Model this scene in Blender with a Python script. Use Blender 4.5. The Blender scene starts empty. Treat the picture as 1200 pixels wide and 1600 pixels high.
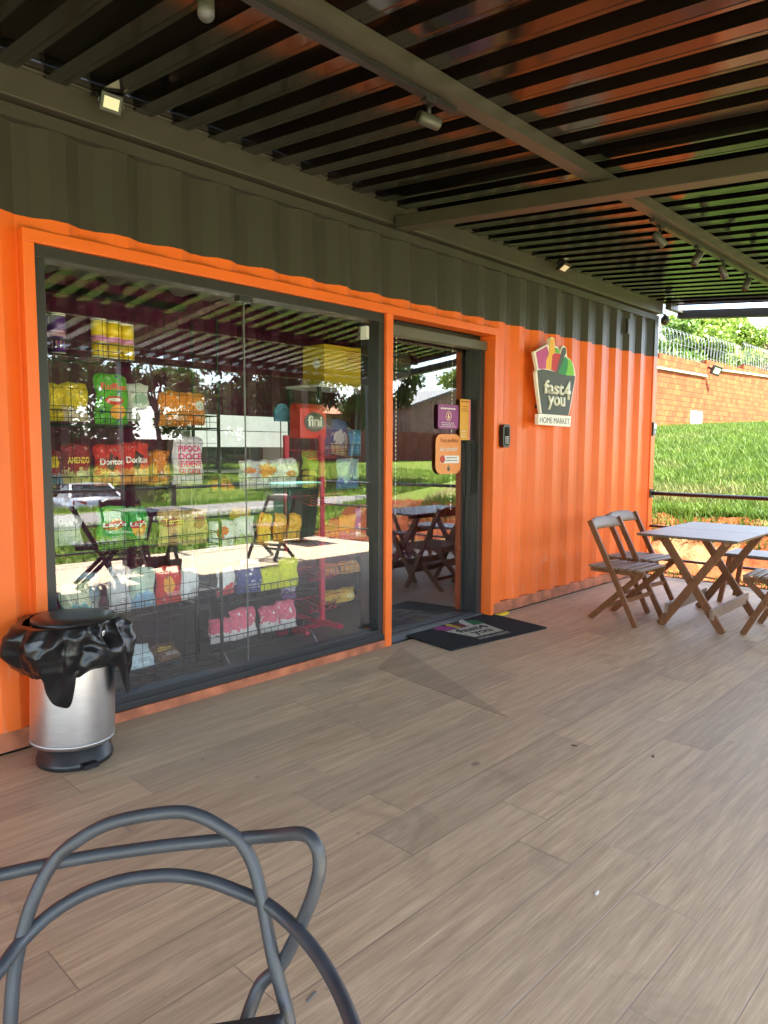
import bpy, bmesh, math, random
import numpy as np
from mathutils import Vector, Matrix, noise, geometry
random.seed(7); rng = np.random.default_rng(7)
S = bpy.context.scene; C = S.collection
R = math.radians

# ------------------------------------------------------------------ camera
cam_d = bpy.data.cameras.new('camera'); cam = bpy.data.objects.new('camera', cam_d); C.objects.link(cam)
S.camera = cam
cam_d.sensor_fit = 'VERTICAL'; cam_d.sensor_height = 36.0; cam_d.lens = 1113.49 / 1600 * 36
cam_d.clip_start = 0.05; cam_d.clip_end = 1500
CAMP = Vector((0, -3.22, 1.315))
def cam_matrix(yaw, pitch, roll):
    f = Vector((math.cos(yaw)*math.cos(pitch), math.sin(yaw)*math.cos(pitch), math.sin(pitch)))
    r = Vector((math.sin(yaw), -math.cos(yaw), 0)); u = r.cross(f)
    r2 = r*math.cos(roll) + u*math.sin(roll); u2 = -r*math.sin(roll) + u*math.cos(roll)
    return Matrix(((r2.x, u2.x, -f.x, CAMP.x), (r2.y, u2.y, -f.y, CAMP.y), (r2.z, u2.z, -f.z, CAMP.z), (0, 0, 0, 1)))
cam.matrix_world = cam_matrix(0.764950582, -0.0892283292, 0.00442503968)

# ------------------------------------------------------------------ world, sun, exposure
SUN = Vector((0.22, -1.30, 2.55)).normalized()
elev = math.asin(SUN.z); az = math.atan2(SUN.x, SUN.y)
w = bpy.data.worlds.new('World'); S.world = w; w.use_nodes = True
nt = w.node_tree; N = nt.nodes; L = nt.links
bg = N['Background']; bg.inputs['Strength'].default_value = 0.075
sky = N.new('ShaderNodeTexSky'); sky.sky_type = 'NISHITA'; sky.sun_disc = False
sky.sun_elevation = elev; sky.sun_rotation = az; sky.dust_density = 1.2
tc = N.new('ShaderNodeTexCoord')
mp = N.new('ShaderNodeMapping'); mp.inputs['Scale'].default_value = (1, 1, 2.2); L.new(tc.outputs['Generated'], mp.inputs['Vector'])
n1 = N.new('ShaderNodeTexNoise'); n1.inputs['Scale'].default_value = 3.4; n1.inputs['Detail'].default_value = 9; n1.inputs['Roughness'].default_value = 0.58
L.new(mp.outputs[0], n1.inputs['Vector'])
cr = N.new('ShaderNodeValToRGB'); cr.color_ramp.elements[0].position = 0.47; cr.color_ramp.elements[1].position = 0.62
L.new(n1.outputs['Fac'], cr.inputs['Fac'])
n2 = N.new('ShaderNodeTexNoise'); n2.inputs['Scale'].default_value = 7; n2.inputs['Detail'].default_value = 6
L.new(mp.outputs[0], n2.inputs['Vector'])
cc = N.new('ShaderNodeValToRGB'); cc.color_ramp.elements[0].color = (4.2, 4.7, 5.6, 1); cc.color_ramp.elements[1].color = (8.2, 8.3, 8.4, 1)
cc.color_ramp.elements[0].position = 0.35; cc.color_ramp.elements[1].position = 0.62
L.new(n2.outputs['Fac'], cc.inputs['Fac'])
mx = N.new('ShaderNodeMix'); mx.data_type = 'RGBA'
L.new(cr.outputs['Color'], mx.inputs[0]); L.new(sky.outputs[0], mx.inputs[6]); L.new(cc.outputs['Color'], mx.inputs[7])
L.new(mx.outputs[2], bg.inputs['Color'])
sl = bpy.data.lights.new('sun', 'SUN'); sl.energy = 4.2; sl.angle = R(0.53); sl.color = (1, 0.955, 0.88)
so = bpy.data.objects.new('sun', sl); C.objects.link(so); so.rotation_euler = SUN.to_track_quat('Z', 'Y').to_euler()
S.view_settings.view_transform = 'Standard'; S.view_settings.look = 'None'; S.view_settings.gamma = 1
S.view_settings.exposure = 3.9
S.cycles.max_bounces = 10; S.cycles.diffuse_bounces = 5; S.cycles.glossy_bounces = 5; S.cycles.transparent_max_bounces = 16
S.cycles.use_denoising = True

# ------------------------------------------------------------------ helpers
def tag(o, label=None, cat=None, group=None, kind=None):
    if label: o['label'] = label
    if cat: o['category'] = cat
    if group: o['group'] = group
    if kind: o['kind'] = kind
    return o
def empty(name, loc=(0, 0, 0), rz=0, label=None, cat=None, group=None):
    o = bpy.data.objects.new(name, None); C.objects.link(o); o.location = loc; o.rotation_euler = (0, 0, rz); o.empty_display_size = 0.1
    return tag(o, label, cat, group)
def copy_tree(o, parent=None):
    c = o.copy(); C.objects.link(c)
    if parent: c.parent = parent
    for ch in list(o.children): copy_tree(ch, c)
    return c
class MB:
    def __init__(s): s.v = []; s.f = []; s.sm = []
    def add(s, vs, fs, smooth=False):
        b = len(s.v); s.v += [tuple(v) for v in vs]; s.f += [tuple(i + b for i in f) for f in fs]; s.sm += [smooth] * len(fs); return s
    def box(s, x0, x1, y0, y1, z0, z1):
        vs = [(x, y, z) for z in (z0, z1) for y in (y0, y1) for x in (x0, x1)]
        return s.add(vs, [(0, 2, 3, 1), (4, 5, 7, 6), (0, 1, 5, 4), (2, 6, 7, 3), (0, 4, 6, 2), (1, 3, 7, 5)])
    def cbox(s, c, d): return s.box(c[0]-d[0]/2, c[0]+d[0]/2, c[1]-d[1]/2, c[1]+d[1]/2, c[2]-d[2]/2, c[2]+d[2]/2)
    def bar(s, p, q, w, t, side=(1, 0, 0), bev=0.0):
        p = Vector(p); q = Vector(q); d = (q - p).normalized(); a = Vector(side); a = (a - d*a.dot(d)).normalized(); b = d.cross(a)
        a = a*w/2; b = b*t/2
        if bev <= 0:
            vs = [p-a-b, p+a-b, p+a+b, p-a+b, q-a-b, q+a-b, q+a+b, q-a+b]
            return s.add(vs, [(0, 3, 2, 1), (4, 5, 6, 7), (0, 1, 5, 4), (1, 2, 6, 5), (2, 3, 7, 6), (3, 0, 4, 7)])
        ka = 1 - 2*bev/w; kb = 1 - 2*bev/t
        pr = [(-ka, -1), (ka, -1), (1, -kb), (1, kb), (ka, 1), (-ka, 1), (-1, kb), (-1, -kb)]
        vs = [e + a*x + b*y for e in (p, q) for x, y in pr]
        fs = [tuple(range(7, -1, -1)), tuple(range(8, 16))] + [(i, (i+1) % 8, 8+(i+1) % 8, 8+i) for i in range(8)]
        return s.add(vs, fs)
    def tube(s, pts, r, n=8, closed=False, cap=True, flat=None):
        pts = [Vector(p) for p in pts]; m = len(pts); rs = r if isinstance(r, (list, tuple)) else [r]*m
        vs = []; up = None
        for i, p in enumerate(pts):
            a = pts[(i-1) % m] if (closed or i > 0) else p; b = pts[(i+1) % m] if (closed or i < m-1) else p
            d = (b - a).normalized()
            if up is None: up = d.orthogonal().normalized()
            else: up = (up - d*up.dot(d)).normalized()
            sd = d.cross(up)
            for k in range(n):
                t = 2*math.pi*k/n; vs.append(p + (up*math.cos(t) + sd*math.sin(t))*rs[i])
        fs = []
        for i in range(m if closed else m-1):
            j = (i+1) % m
            for k in range(n): fs.append((i*n+k, i*n+(k+1) % n, j*n+(k+1) % n, j*n+k))
        s.add(vs, fs, True)
        if cap and not closed:
            b = len(s.v) - m*n
            s.f += [tuple(b+k for k in range(n-1, -1, -1)), tuple(b+(m-1)*n+k for k in range(n))]; s.sm += [False]*2
        return s
    def lathe(s, prof, c=(0, 0), n=32, smooth=True, sx=1, sy=1, caps=True):
        vs = [(c[0]+r*sx*math.cos(2*math.pi*k/n), c[1]+r*sy*math.sin(2*math.pi*k/n), z) for r, z in prof for k in range(n)]
        fs = [(i*n+k, i*n+(k+1) % n, (i+1)*n+(k+1) % n, (i+1)*n+k) for i in range(len(prof)-1) for k in range(n)]
        s.add(vs, fs, smooth)
        if caps:
            b = len(s.v)-len(vs); m = len(prof)
            s.f += [tuple(b+k for k in range(n-1, -1, -1)), tuple(b+(m-1)*n+k for k in range(n))]; s.sm += [False]*2
        return s
    def prism(s, poly, y0, y1, plane='XZ', bev=0):
        # polygon extruded along the axis normal to its plane
        n = len(poly)
        f3 = {'XZ': lambda a, b, y: (a, y, b), 'XY': lambda a, b, y: (a, b, y), 'YZ': lambda a, b, y: (y, a, b)}[plane]
        vs = [f3(a, b, y) for y in (y0, y1) for a, b in poly]
        tri = geometry.tessellate_polygon([[Vector((a, b, 0)) for a, b in poly]])
        fs = [tuple(t) for t in tri] + [tuple(i+n for i in t[::-1]) for t in tri] + [(i, (i+1) % n, n+(i+1) % n, n+i) for i in range(n)]
        return s.add(vs, fs)
    def grid(s, fn, nu, nv, smooth=True):
        vs = [fn(i/nu, j/nv) for j in range(nv+1) for i in range(nu+1)]
        fs = [(j*(nu+1)+i, j*(nu+1)+i+1, (j+1)*(nu+1)+i+1, (j+1)*(nu+1)+i) for j in range(nv) for i in range(nu)]
        return s.add(vs, fs, smooth)
    def build(s, name, m, parent=None, local=False, fix=True):
        me = bpy.data.meshes.new(name); vs = s.v
        if parent is not None and not local:
            o = parent
            ox = oy = oz = 0
            while o is not None: ox += o.location.x; oy += o.location.y; oz += o.location.z; o = o.parent
            vs = [(x-ox, y-oy, z-oz) for x, y, z in vs]
        me.from_pydata(vs, [], s.f); me.polygons.foreach_set('use_smooth', s.sm)
        if fix:
            bm = bmesh.new(); bm.from_mesh(me); bmesh.ops.recalc_face_normals(bm, faces=bm.faces); bm.to_mesh(me); bm.free()
        me.update()
        ob = bpy.data.objects.new(name, me); C.objects.link(ob)
        if m: me.materials.append(m)
        if parent is not None: ob.parent = parent
        return ob
def bevel(o, w=0.004, seg=2, ang=35):
    b = o.modifiers.new('bevel', 'BEVEL'); b.width = w; b.segments = seg; b.limit_method = 'ANGLE'; b.angle_limit = R(ang); return o
def origin_to(o, p):
    o.data.transform(Matrix.Translation((-p[0], -p[1], -p[2]))); o.location = p; return o
def spline(pts, k=6, closed=False):
    P = [Vector(p) for p in pts]; out = []; n = len(P)
    for i in range(n if closed else n-1):
        p0 = P[(i-1) % n] if closed or i > 0 else P[i]; p1 = P[i]; p2 = P[(i+1) % n]; p3 = P[(i+2) % n] if closed or i < n-2 else p2
        for j in range(k):
            t = j/k; out.append(0.5*((2*p1) + (p2-p0)*t + (2*p0-5*p1+4*p2-p3)*t*t + (3*p1-p0-3*p2+p3)*t**3))
    if not closed: out.append(P[-1])
    return out
def text_mesh(name, s, m, parent, origin, xdir, updir, x0, x1, h=None, depth=0.001, bold=0.0, shear=0.0, align='fit', ysc=None):
    """letters as a mesh: local x along xdir, up along updir, fitted between x0 and x1 measured along xdir from origin"""
    cu = bpy.data.curves.new(name, 'FONT'); cu.body = s; cu.size = 1; cu.extrude = 0.0; cu.offset = bold; cu.shear = shear; cu.resolution_u = 3
    t = bpy.data.objects.new(name, cu); C.objects.link(t)
    bpy.context.view_layer.update()
    me = bpy.data.meshes.new_from_object(t.evaluated_get(bpy.context.evaluated_depsgraph_get()))
    bpy.data.objects.remove(t); bpy.data.curves.remove(cu)
    co = np.array([v.co for v in me.vertices]); mn = co.min(0); mxx = co.max(0)
    sx = (x1-x0)/(mxx[0]-mn[0]); sy = (h/(mxx[1]-mn[1])) if h else sx
    X = Vector(xdir).normalized(); U = Vector(updir).normalized(); Nn = X.cross(U); O = Vector(origin)
    for v in me.vertices:
        v.co = O + X*(x0+(v.co.x-mn[0])*sx) + U*((v.co.y-mn[1])*sy)
    bm = bmesh.new(); bm.from_mesh(me)
    if depth > 0:
        r = bmesh.ops.extrude_face_region(bm, geom=bm.faces[:])
        for e in r['geom']:
            if isinstance(e, bmesh.types.BMVert): e.co += Nn*depth
        bmesh.ops.recalc_face_normals(bm, faces=bm.faces)
    bm.to_mesh(me); bm.free(); me.name = name
    me.materials.clear(); me.materials.append(m)
    ob = bpy.data.objects.new(name, me); C.objects.link(ob)
    if parent is not None:
        ob.parent = parent; off = Vector((0, 0, 0)); o = parent
        while o is not None: off += o.location; o = o.parent
        me.transform(Matrix.Translation(-off))
    return ob

# ------------------------------------------------------------------ materials
def nodes(name):
    m = bpy.data.materials.new(name); m.use_nodes = True
    return m, m.node_tree.nodes, m.node_tree.links, m.node_tree.nodes['Principled BSDF']
def c4(c): return (c[0], c[1], c[2], 1)
def mat(name, col, rough=0.5, metal=0.0, spec=0.5, var=0.12, vs=6.0, bump=0.0, bs=40.0, coat=0.0, emit=None, stretch=None, rvar=0.0):
    m, N, L, b = nodes(name)
    b.inputs['Roughness'].default_value = rough; b.inputs['Metallic'].default_value = metal
    b.inputs['Specular IOR Level'].default_value = min(1.0, spec);  b.inputs['Coat Weight'].default_value = coat; b.inputs['Coat Roughness'].default_value = 0.08
    tc = N.new('ShaderNodeTexCoord'); src = tc.outputs['Object']
    if stretch:
        mp = N.new('ShaderNodeMapping'); mp.inputs['Scale'].default_value = stretch; L.new(src, mp.inputs['Vector']); src = mp.outputs[0]
    n = N.new('ShaderNodeTexNoise'); n.inputs['Scale'].default_value = vs; n.inputs['Detail'].default_value = 5; L.new(src, n.inputs['Vector'])
    r = N.new('ShaderNodeValToRGB'); r.color_ramp.elements[0].position = 0.3; r.color_ramp.elements[1].position = 0.7
    r.color_ramp.elements[0].color = c4([x*(1-var) for x in col]); r.color_ramp.elements[1].color = c4([min(1, x*(1+var)) for x in col])
    L.new(n.outputs['Fac'], r.inputs['Fac']); L.new(r.outputs['Color'], b.inputs['Base Color'])
    if rvar:
        mr = N.new('ShaderNodeMapRange'); mr.inputs['From Min'].default_value = 0.3; mr.inputs['From Max'].default_value = 0.7
        mr.inputs['To Min'].default_value = rough-rvar; mr.inputs['To Max'].default_value = rough+rvar; L.new(n.outputs['Fac'], mr.inputs['Value']); L.new(mr.outputs[0], b.inputs['Roughness'])
    if bump:
        n2 = N.new('ShaderNodeTexNoise'); n2.inputs['Scale'].default_value = bs; n2.inputs['Detail'].default_value = 4; L.new(src, n2.inputs['Vector'])
        bp = N.new('ShaderNodeBump'); bp.inputs['Strength'].default_value = bump; bp.inputs['Distance'].default_value = 0.02
        L.new(n2.outputs['Fac'], bp.inputs['Height']); L.new(bp.outputs[0], b.inputs['Normal'])
    if emit:
        b.inputs['Emission Color'].default_value = c4(emit[0]); b.inputs['Emission Strength'].default_value = emit[1]
    return m
def math_node(N, L, op, a, b=None, c=None):
    n = N.new('ShaderNodeMath'); n.operation = op
    for i, x in enumerate((a, b, c)):
        if x is None: continue
        if isinstance(x, (int, float)): n.inputs[i].default_value = x
        else: L.new(x, n.inputs[i])
    return n.outputs[0]
def mixc(N, L, f, a, b, mode='MIX'):
    n = N.new('ShaderNodeMix'); n.data_type = 'RGBA'; n.blend_type = mode
    for i, x in ((0, f), (6, a), (7, b)):
        if isinstance(x, (int, float)): n.inputs[i].default_value = x
        elif isinstance(x, tuple): n.inputs[i].default_value = c4(x)
        else: L.new(x, n.inputs[i])
    return n.outputs[2]
M = {}
ORANGE = (0.82, 0.150, 0.020); OLIVE = (0.042, 0.0385, 0.032)
def wall_paint():
    m, N, L, b = nodes('two_tone_paint')
    g = N.new('ShaderNodeNewGeometry'); sp = N.new('ShaderNodeSeparateXYZ'); L.new(g.outputs['Position'], sp.inputs[0])
    n = N.new('ShaderNodeTexNoise'); n.inputs['Scale'].default_value = 1.3; n.inputs['Detail'].default_value = 6; L.new(g.outputs['Position'], n.inputs['Vector'])
    ns = N.new('ShaderNodeTexNoise'); ns.inputs['Scale'].default_value = 14; ns.inputs['Detail'].default_value = 6; ns.inputs['Roughness'].default_value = 0.7
    mp = N.new('ShaderNodeMapping'); mp.inputs['Scale'].default_value = (1.6, 1, 0.35); L.new(g.outputs['Position'], mp.inputs['Vector']); L.new(mp.outputs[0], ns.inputs['Vector'])
    o = mixc(N, L, n.outputs['Fac'], tuple(x*0.90 for x in ORANGE), tuple(min(1, x*1.1) for x in ORANGE))
    # pale scuffs that grow towards the bottom of the wall
    low = N.new('ShaderNodeMapRange'); low.inputs['From Min'].default_value = 1.1; low.inputs['From Max'].default_value = 0.05; L.new(sp.outputs['Z'], low.inputs['Value'])
    sc = N.new('ShaderNodeMapRange'); sc.inputs['From Min'].default_value = 0.56; sc.inputs['From Max'].default_value = 0.72; L.new(ns.outputs['Fac'], sc.inputs['Value'])
    f = math_node(N, L, 'MULTIPLY', low.outputs[0], sc.outputs[0]); f = math_node(N, L, 'MULTIPLY', f, 0.75)
    o = mixc(N, L, f, o, (0.70, 0.36, 0.24))
    st_ = N.new('ShaderNodeTexNoise'); st_.inputs['Scale'].default_value = 9; st_.inputs['Detail'].default_value = 5; st_.inputs['Roughness'].default_value = 0.7; mp3 = N.new('ShaderNodeMapping'); mp3.inputs['Scale'].default_value = (2.2, 1, 0.12); L.new(g.outputs['Position'], mp3.inputs['Vector']); L.new(mp3.outputs[0], st_.inputs['Vector'])
    sm_ = N.new('ShaderNodeMapRange'); sm_.inputs['From Min'].default_value = 0.57; sm_.inputs['From Max'].default_value = 0.72; sm_.inputs['To Max'].default_value = 0.28; L.new(st_.outputs['Fac'], sm_.inputs['Value']); o = mixc(N, L, sm_.outputs[0], o, (0.42, 0.085, 0.025))
    nb = N.new('ShaderNodeTexNoise'); nb.inputs['Scale'].default_value = 2.5; nb.inputs['Detail'].default_value = 5; L.new(mp.outputs[0], nb.inputs['Vector'])
    k = mixc(N, L, nb.outputs['Fac'], tuple(x*0.78 for x in OLIVE), tuple(x*1.25 for x in OLIVE))
    wob = math_node(N, L, 'MULTIPLY_ADD', ns.outputs['Fac'], 0.008, 2.281)
    fac = math_node(N, L, 'GREATER_THAN', sp.outputs['Z'], wob)
    L.new(mixc(N, L, fac, o, k), b.inputs['Base Color'])
    b.inputs['Roughness'].default_value = 0.42; b.inputs['Specular IOR Level'].default_value = 0.4
    n3 = N.new('ShaderNodeTexNoise'); n3.inputs['Scale'].default_value = 5; n3.inputs['Detail'].default_value = 3; L.new(g.outputs['Position'], n3.inputs['Vector'])
    bp = N.new('ShaderNodeBump'); bp.inputs['Strength'].default_value = 0.18; bp.inputs['Distance'].default_value = 0.02; L.new(n3.outputs['Fac'], bp.inputs['Height']); L.new(bp.outputs[0], b.inputs['Normal'])
    return m
M['wall'] = wall_paint()
M['orange'] = mat('orange_paint', ORANGE, 0.38, var=0.06, vs=2, bump=0.06, bs=12)
M['olive'] = mat('olive_black_paint', OLIVE, 0.45, var=0.15, vs=3, bump=0.05, bs=10)
M['beam'] = mat('dark_steel_paint', (0.050, 0.045, 0.036), 0.45, var=0.12, vs=4)
M['roof'] = mat('glossy_black_sheet', (0.006, 0.0045, 0.004), 0.11, spec=0.8, var=0.3, vs=2.0, bump=0.025, bs=2.2, stretch=(1, 0.25, 1), rvar=0.03)
M['alu'] = mat('black_aluminium', (0.028, 0.028, 0.028), 0.38, spec=0.5, var=0.1)
M['alu_olive'] = mat('grey_door_operator', (0.10, 0.098, 0.08), 0.4, var=0.05)
M['rail_paint'] = mat('black_railing_paint', (0.022, 0.022, 0.024), 0.4, var=0.15)
M['black_plastic'] = mat('black_plastic', (0.016, 0.016, 0.017), 0.35, var=0.15, vs=12)
M['white'] = mat('white_plastic', (0.78, 0.78, 0.76), 0.4, var=0.03)
M['off_white'] = mat('off_white', (0.70, 0.69, 0.62), 0.5, var=0.04)
M['seal'] = mat('pale_sealant', (0.55, 0.56, 0.56), 0.4)
M['joint'] = mat('clear_joint', (0.16, 0.165, 0.16), 0.3)
M['base_strip'] = mat('faded_orange_base', (0.40, 0.125, 0.055), 0.7, var=0.4, vs=9, bump=0.2, bs=30)
M['steel'] = mat('brushed_stainless', (0.62, 0.62, 0.63), 0.34, metal=1.0, var=0.08, vs=14, stretch=(1, 1, 30), rvar=0.06)
def glass_mat(name, tint=(0.95, 0.97, 0.96), gain=1.7):
    m = bpy.data.materials.new(name); m.use_nodes = True; N = m.node_tree.nodes; L = m.node_tree.links; N.clear()
    out = N.new('ShaderNodeOutputMaterial'); tr = N.new('ShaderNodeBsdfTransparent'); gl = N.new('ShaderNodeBsdfGlossy'); mx = N.new('ShaderNodeMixShader'); fr = N.new('ShaderNodeFresnel')
    tr.inputs['Color'].default_value = c4(tint); gl.inputs['Roughness'].default_value = 0.0; gl.inputs['Color'].default_value = (0.97, 1, 0.99, 1); fr.inputs['IOR'].default_value = 1.52
    g = N.new('ShaderNodeNewGeometry'); n = N.new('ShaderNodeTexNoise'); n.inputs['Scale'].default_value = 1.1; n.inputs['Detail'].default_value = 1; L.new(g.outputs['Position'], n.inputs['Vector'])
    bp = N.new('ShaderNodeBump'); bp.inputs['Strength'].default_value = 0.012; bp.inputs['Distance'].default_value = 0.05; L.new(n.outputs['Fac'], bp.inputs['Height'])
    L.new(bp.outputs[0], gl.inputs['Normal'])
    f = math_node(N, L, 'MINIMUM', math_node(N, L, 'MULTIPLY', fr.outputs[0], gain), 1.0)
    g1 = N.new('ShaderNodeCombineColor'); [L.new(f, g1.inputs[i]) for i in range(3)]; L.new(g1.outputs[0], gl.inputs['Color'])
    ad = N.new('ShaderNodeAddShader'); L.new(tr.outputs[0], ad.inputs[0]); L.new(gl.outputs[0], ad.inputs[1]); L.new(ad.outputs[0], out.inputs['Surface'])
    return m
M['glass'] = glass_mat('window_glass', gain=3.6)
def floor_mat(name, dark=1.0):
    m, N, L, b = nodes(name)
    g = N.new('ShaderNodeNewGeometry'); sp = N.new('ShaderNodeSeparateXYZ'); L.new(g.outputs['Position'], sp.inputs[0])
    W = 0.1965; LEN = 1.19
    yy = math_node(N, L, 'ADD', sp.outputs['Y'], 1.765+W*40); row = math_node(N, L, 'FLOOR', math_node(N, L, 'DIVIDE', yy, W))
    fy = math_node(N, L, 'SUBTRACT', math_node(N, L, 'DIVIDE', yy, W), row)
    wn = N.new('ShaderNodeTexWhiteNoise'); wn.noise_dimensions = '1D'; L.new(row, wn.inputs['W'])
    par = math_node(N, L, 'FLOORED_MODULO', row, 2.0) if False else math_node(N, L, 'MODULO', row, 2.0)
    sh = math_node(N, L, 'MULTIPLY', par, 0.19)
    jig = math_node(N, L, 'MULTIPLY', math_node(N, L, 'FLOOR', math_node(N, L, 'MULTIPLY', math_node(N, L, 'FRACT', math_node(N, L, 'MULTIPLY', math_node(N, L, 'FLOOR', math_node(N, L, 'DIVIDE', row, 4.0)), 0.37)), 4.0)), 0.31)
    xx = math_node(N, L, 'ADD', math_node(N, L, 'SUBTRACT', sp.outputs['X'], sh), 20*LEN-2.28); xx = math_node(N, L, 'ADD', xx, jig)
    col = math_node(N, L, 'FLOOR', math_node(N, L, 'DIVIDE', xx, LEN)); fx = math_node(N, L, 'SUBTRACT', math_node(N, L, 'DIVIDE', xx, LEN), col)
    idn = N.new('ShaderNodeTexWhiteNoise'); idn.noise_dimensions = '2D'; cv = N.new('ShaderNodeCombineXYZ'); L.new(row, cv.inputs[0]); L.new(col, cv.inputs[1]); L.new(cv.outputs[0], idn.inputs['Vector'])
    # wood grain drawn out along the plank, shifted per plank
    gv = N.new('ShaderNodeCombineXYZ'); L.new(math_node(N, L, 'ADD', math_node(N, L, 'MULTIPLY', sp.outputs['X'], 1.0), math_node(N, L, 'MULTIPLY', idn.outputs['Value'], 37.0)), gv.inputs[0])
    L.new(math_node(N, L, 'MULTIPLY', sp.outputs['Y'], 16.0), gv.inputs[1])
    n1 = N.new('ShaderNodeTexNoise'); n1.inputs['Scale'].default_value = 2.2; n1.inputs['Detail'].default_value = 8; n1.inputs['Roughness'].default_value = 0.62; n1.inputs['Distortion'].default_value = 0.5; L.new(gv.outputs[0], n1.inputs['Vector'])
    gv2 = N.new('ShaderNodeCombineXYZ'); L.new(math_node(N, L, 'ADD', math_node(N, L, 'MULTIPLY', sp.outputs['X'], 2.0), math_node(N, L, 'MULTIPLY', idn.outputs['Value'], 11.0)), gv2.inputs[0]); L.new(math_node(N, L, 'MULTIPLY', sp.outputs['Y'], 85.0), gv2.inputs[1])
    n2 = N.new('ShaderNodeTexNoise'); n2.inputs['Scale'].default_value = 2.6; n2.inputs['Detail'].default_value = 6; n2.inputs['Roughness'].default_value = 0.75; n2.inputs['Distortion'].default_value = 0.5; L.new(gv2.outputs[0], n2.inputs['Vector'])
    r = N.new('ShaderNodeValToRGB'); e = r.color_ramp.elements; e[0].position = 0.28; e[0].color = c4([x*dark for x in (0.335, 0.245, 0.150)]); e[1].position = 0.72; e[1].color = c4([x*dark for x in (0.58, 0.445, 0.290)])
    L.new(n1.outputs['Fac'], r.inputs['Fac'])
    r2 = N.new('ShaderNodeMapRange'); r2.inputs['From Min'].default_value = 0.32; r2.inputs['From Max'].default_value = 0.68; r2.inputs['To Min'].default_value = 0.68; r2.inputs['To Max'].default_value = 1.16; L.new(n2.outputs['Fac'], r2.inputs['Value'])
    col1 = mixc(N, L, 1.0, r.outputs['Color'], r2.outputs[0], 'MULTIPLY')
    tint = mixc(N, L, idn.outputs['Value'], (0.88, 0.86, 0.87), (1.08, 1.05, 1.0)); col1 = mixc(N, L, 1.0, col1, tint, 'MULTIPLY')
    # traffic wear: broad greyish film and dark spots
    n4 = N.new('ShaderNodeTexNoise'); n4.inputs['Scale'].default_value = 0.8; n4.inputs['Detail'].default_value = 5; L.new(g.outputs['Position'], n4.inputs['Vector'])
    f4 = N.new('ShaderNodeMapRange'); f4.inputs['From Min'].default_value = 0.4; f4.inputs['From Max'].default_value = 0.7; f4.inputs['To Max'].default_value = 0.4; L.new(n4.outputs['Fac'], f4.inputs['Value'])
    col1 = mixc(N, L, f4.outputs[0], col1, (0.38, 0.305, 0.215))
    vo = N.new('ShaderNodeTexVoronoi'); vo.inputs['Scale'].default_value = 4.2; vo.inputs['Randomness'].default_value = 1; 
    vd = N.new('ShaderNodeVectorMath'); vd.operation = 'ADD'; nd = N.new('ShaderNodeTexNoise'); nd.inputs['Scale'].default_value = 9; L.new(g.outputs['Position'], nd.inputs['Vector'])
    vs_ = N.new('ShaderNodeVectorMath'); vs_.operation = 'SCALE'; vs_.inputs['Scale'].default_value = 0.06; L.new(nd.outputs['Color'], vs_.inputs[0]); L.new(g.outputs['Position'], vd.inputs[0]); L.new(vs_.outputs[0], vd.inputs[1]); L.new(vd.outputs[0], vo.inputs['Vector'])
    sepc = N.new('ShaderNodeSeparateColor'); L.new(vo.outputs['Color'], sepc.inputs[0])
    rad = math_node(N, L, 'MULTIPLY', math_node(N, L, 'POWER', sepc.outputs[0], 4.0), 0.13)
    spot = N.new('ShaderNodeMapRange'); L.new(math_node(N, L, 'SUBTRACT', rad, vo.outputs['Distance']), spot.inputs['Value']); spot.inputs['From Min'].default_value = -0.004; spot.inputs['From Max'].default_value = 0.02; spot.inputs['To Max'].default_value = 0.55
    col1 = mixc(N, L, spot.outputs[0], col1, (0.06, 0.045, 0.035))
    gd = N.new('ShaderNodeTexNoise'); gd.inputs['Scale'].default_value = 55; gd.inputs['Detail'].default_value = 3; L.new(g.outputs['Position'], gd.inputs['Vector'])
    gf = N.new('ShaderNodeMapRange'); gf.inputs['From Min'].default_value = 0.70; gf.inputs['From Max'].default_value = 0.76; gf.inputs['To Max'].default_value = 0.5; L.new(gd.outputs['Fac'], gf.inputs['Value']); col1 = mixc(N, L, gf.outputs[0], col1, (0.12, 0.085, 0.06))
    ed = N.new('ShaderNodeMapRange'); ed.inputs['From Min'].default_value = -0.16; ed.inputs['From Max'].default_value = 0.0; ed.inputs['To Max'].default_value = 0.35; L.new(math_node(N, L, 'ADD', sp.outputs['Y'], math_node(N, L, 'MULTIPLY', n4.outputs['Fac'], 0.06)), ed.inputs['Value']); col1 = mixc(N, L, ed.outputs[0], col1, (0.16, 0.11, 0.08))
    sn = N.new('ShaderNodeTexNoise'); sn.inputs['Scale'].default_value = 2.3; sn.inputs['Detail'].default_value = 7; sn.inputs['Roughness'].default_value = 0.65; sn.inputs['Distortion'].default_value = 0.9; L.new(g.outputs['Position'], sn.inputs['Vector'])
    sf = N.new('ShaderNodeMapRange'); sf.inputs['From Min'].default_value = 0.58; sf.inputs['From Max'].default_value = 0.72; sf.inputs['To Max'].default_value = 0.38; L.new(sn.outputs['Fac'], sf.inputs['Value']); col1 = mixc(N, L, sf.outputs[0], col1, (0.17, 0.125, 0.085))
    # joints
    dy = math_node(N, L, 'MULTIPLY', math_node(N, L, 'MINIMUM', fy, math_node(N, L, 'SUBTRACT', 1.0, fy)), W)
    dx = math_node(N, L, 'MULTIPLY', math_node(N, L, 'MINIMUM', fx, math_node(N, L, 'SUBTRACT', 1.0, fx)), LEN)
    dj = math_node(N, L, 'MINIMUM', dx, dy)
    jf = N.new('ShaderNodeMapRange'); jf.inputs['From Min'].default_value = 0.0009; jf.inputs['From Max'].default_value = 0.0026; jf.inputs['To Min'].default_value = 0.7; jf.inputs['To Max'].default_value = 0.0; L.new(dj, jf.inputs['Value'])
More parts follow.
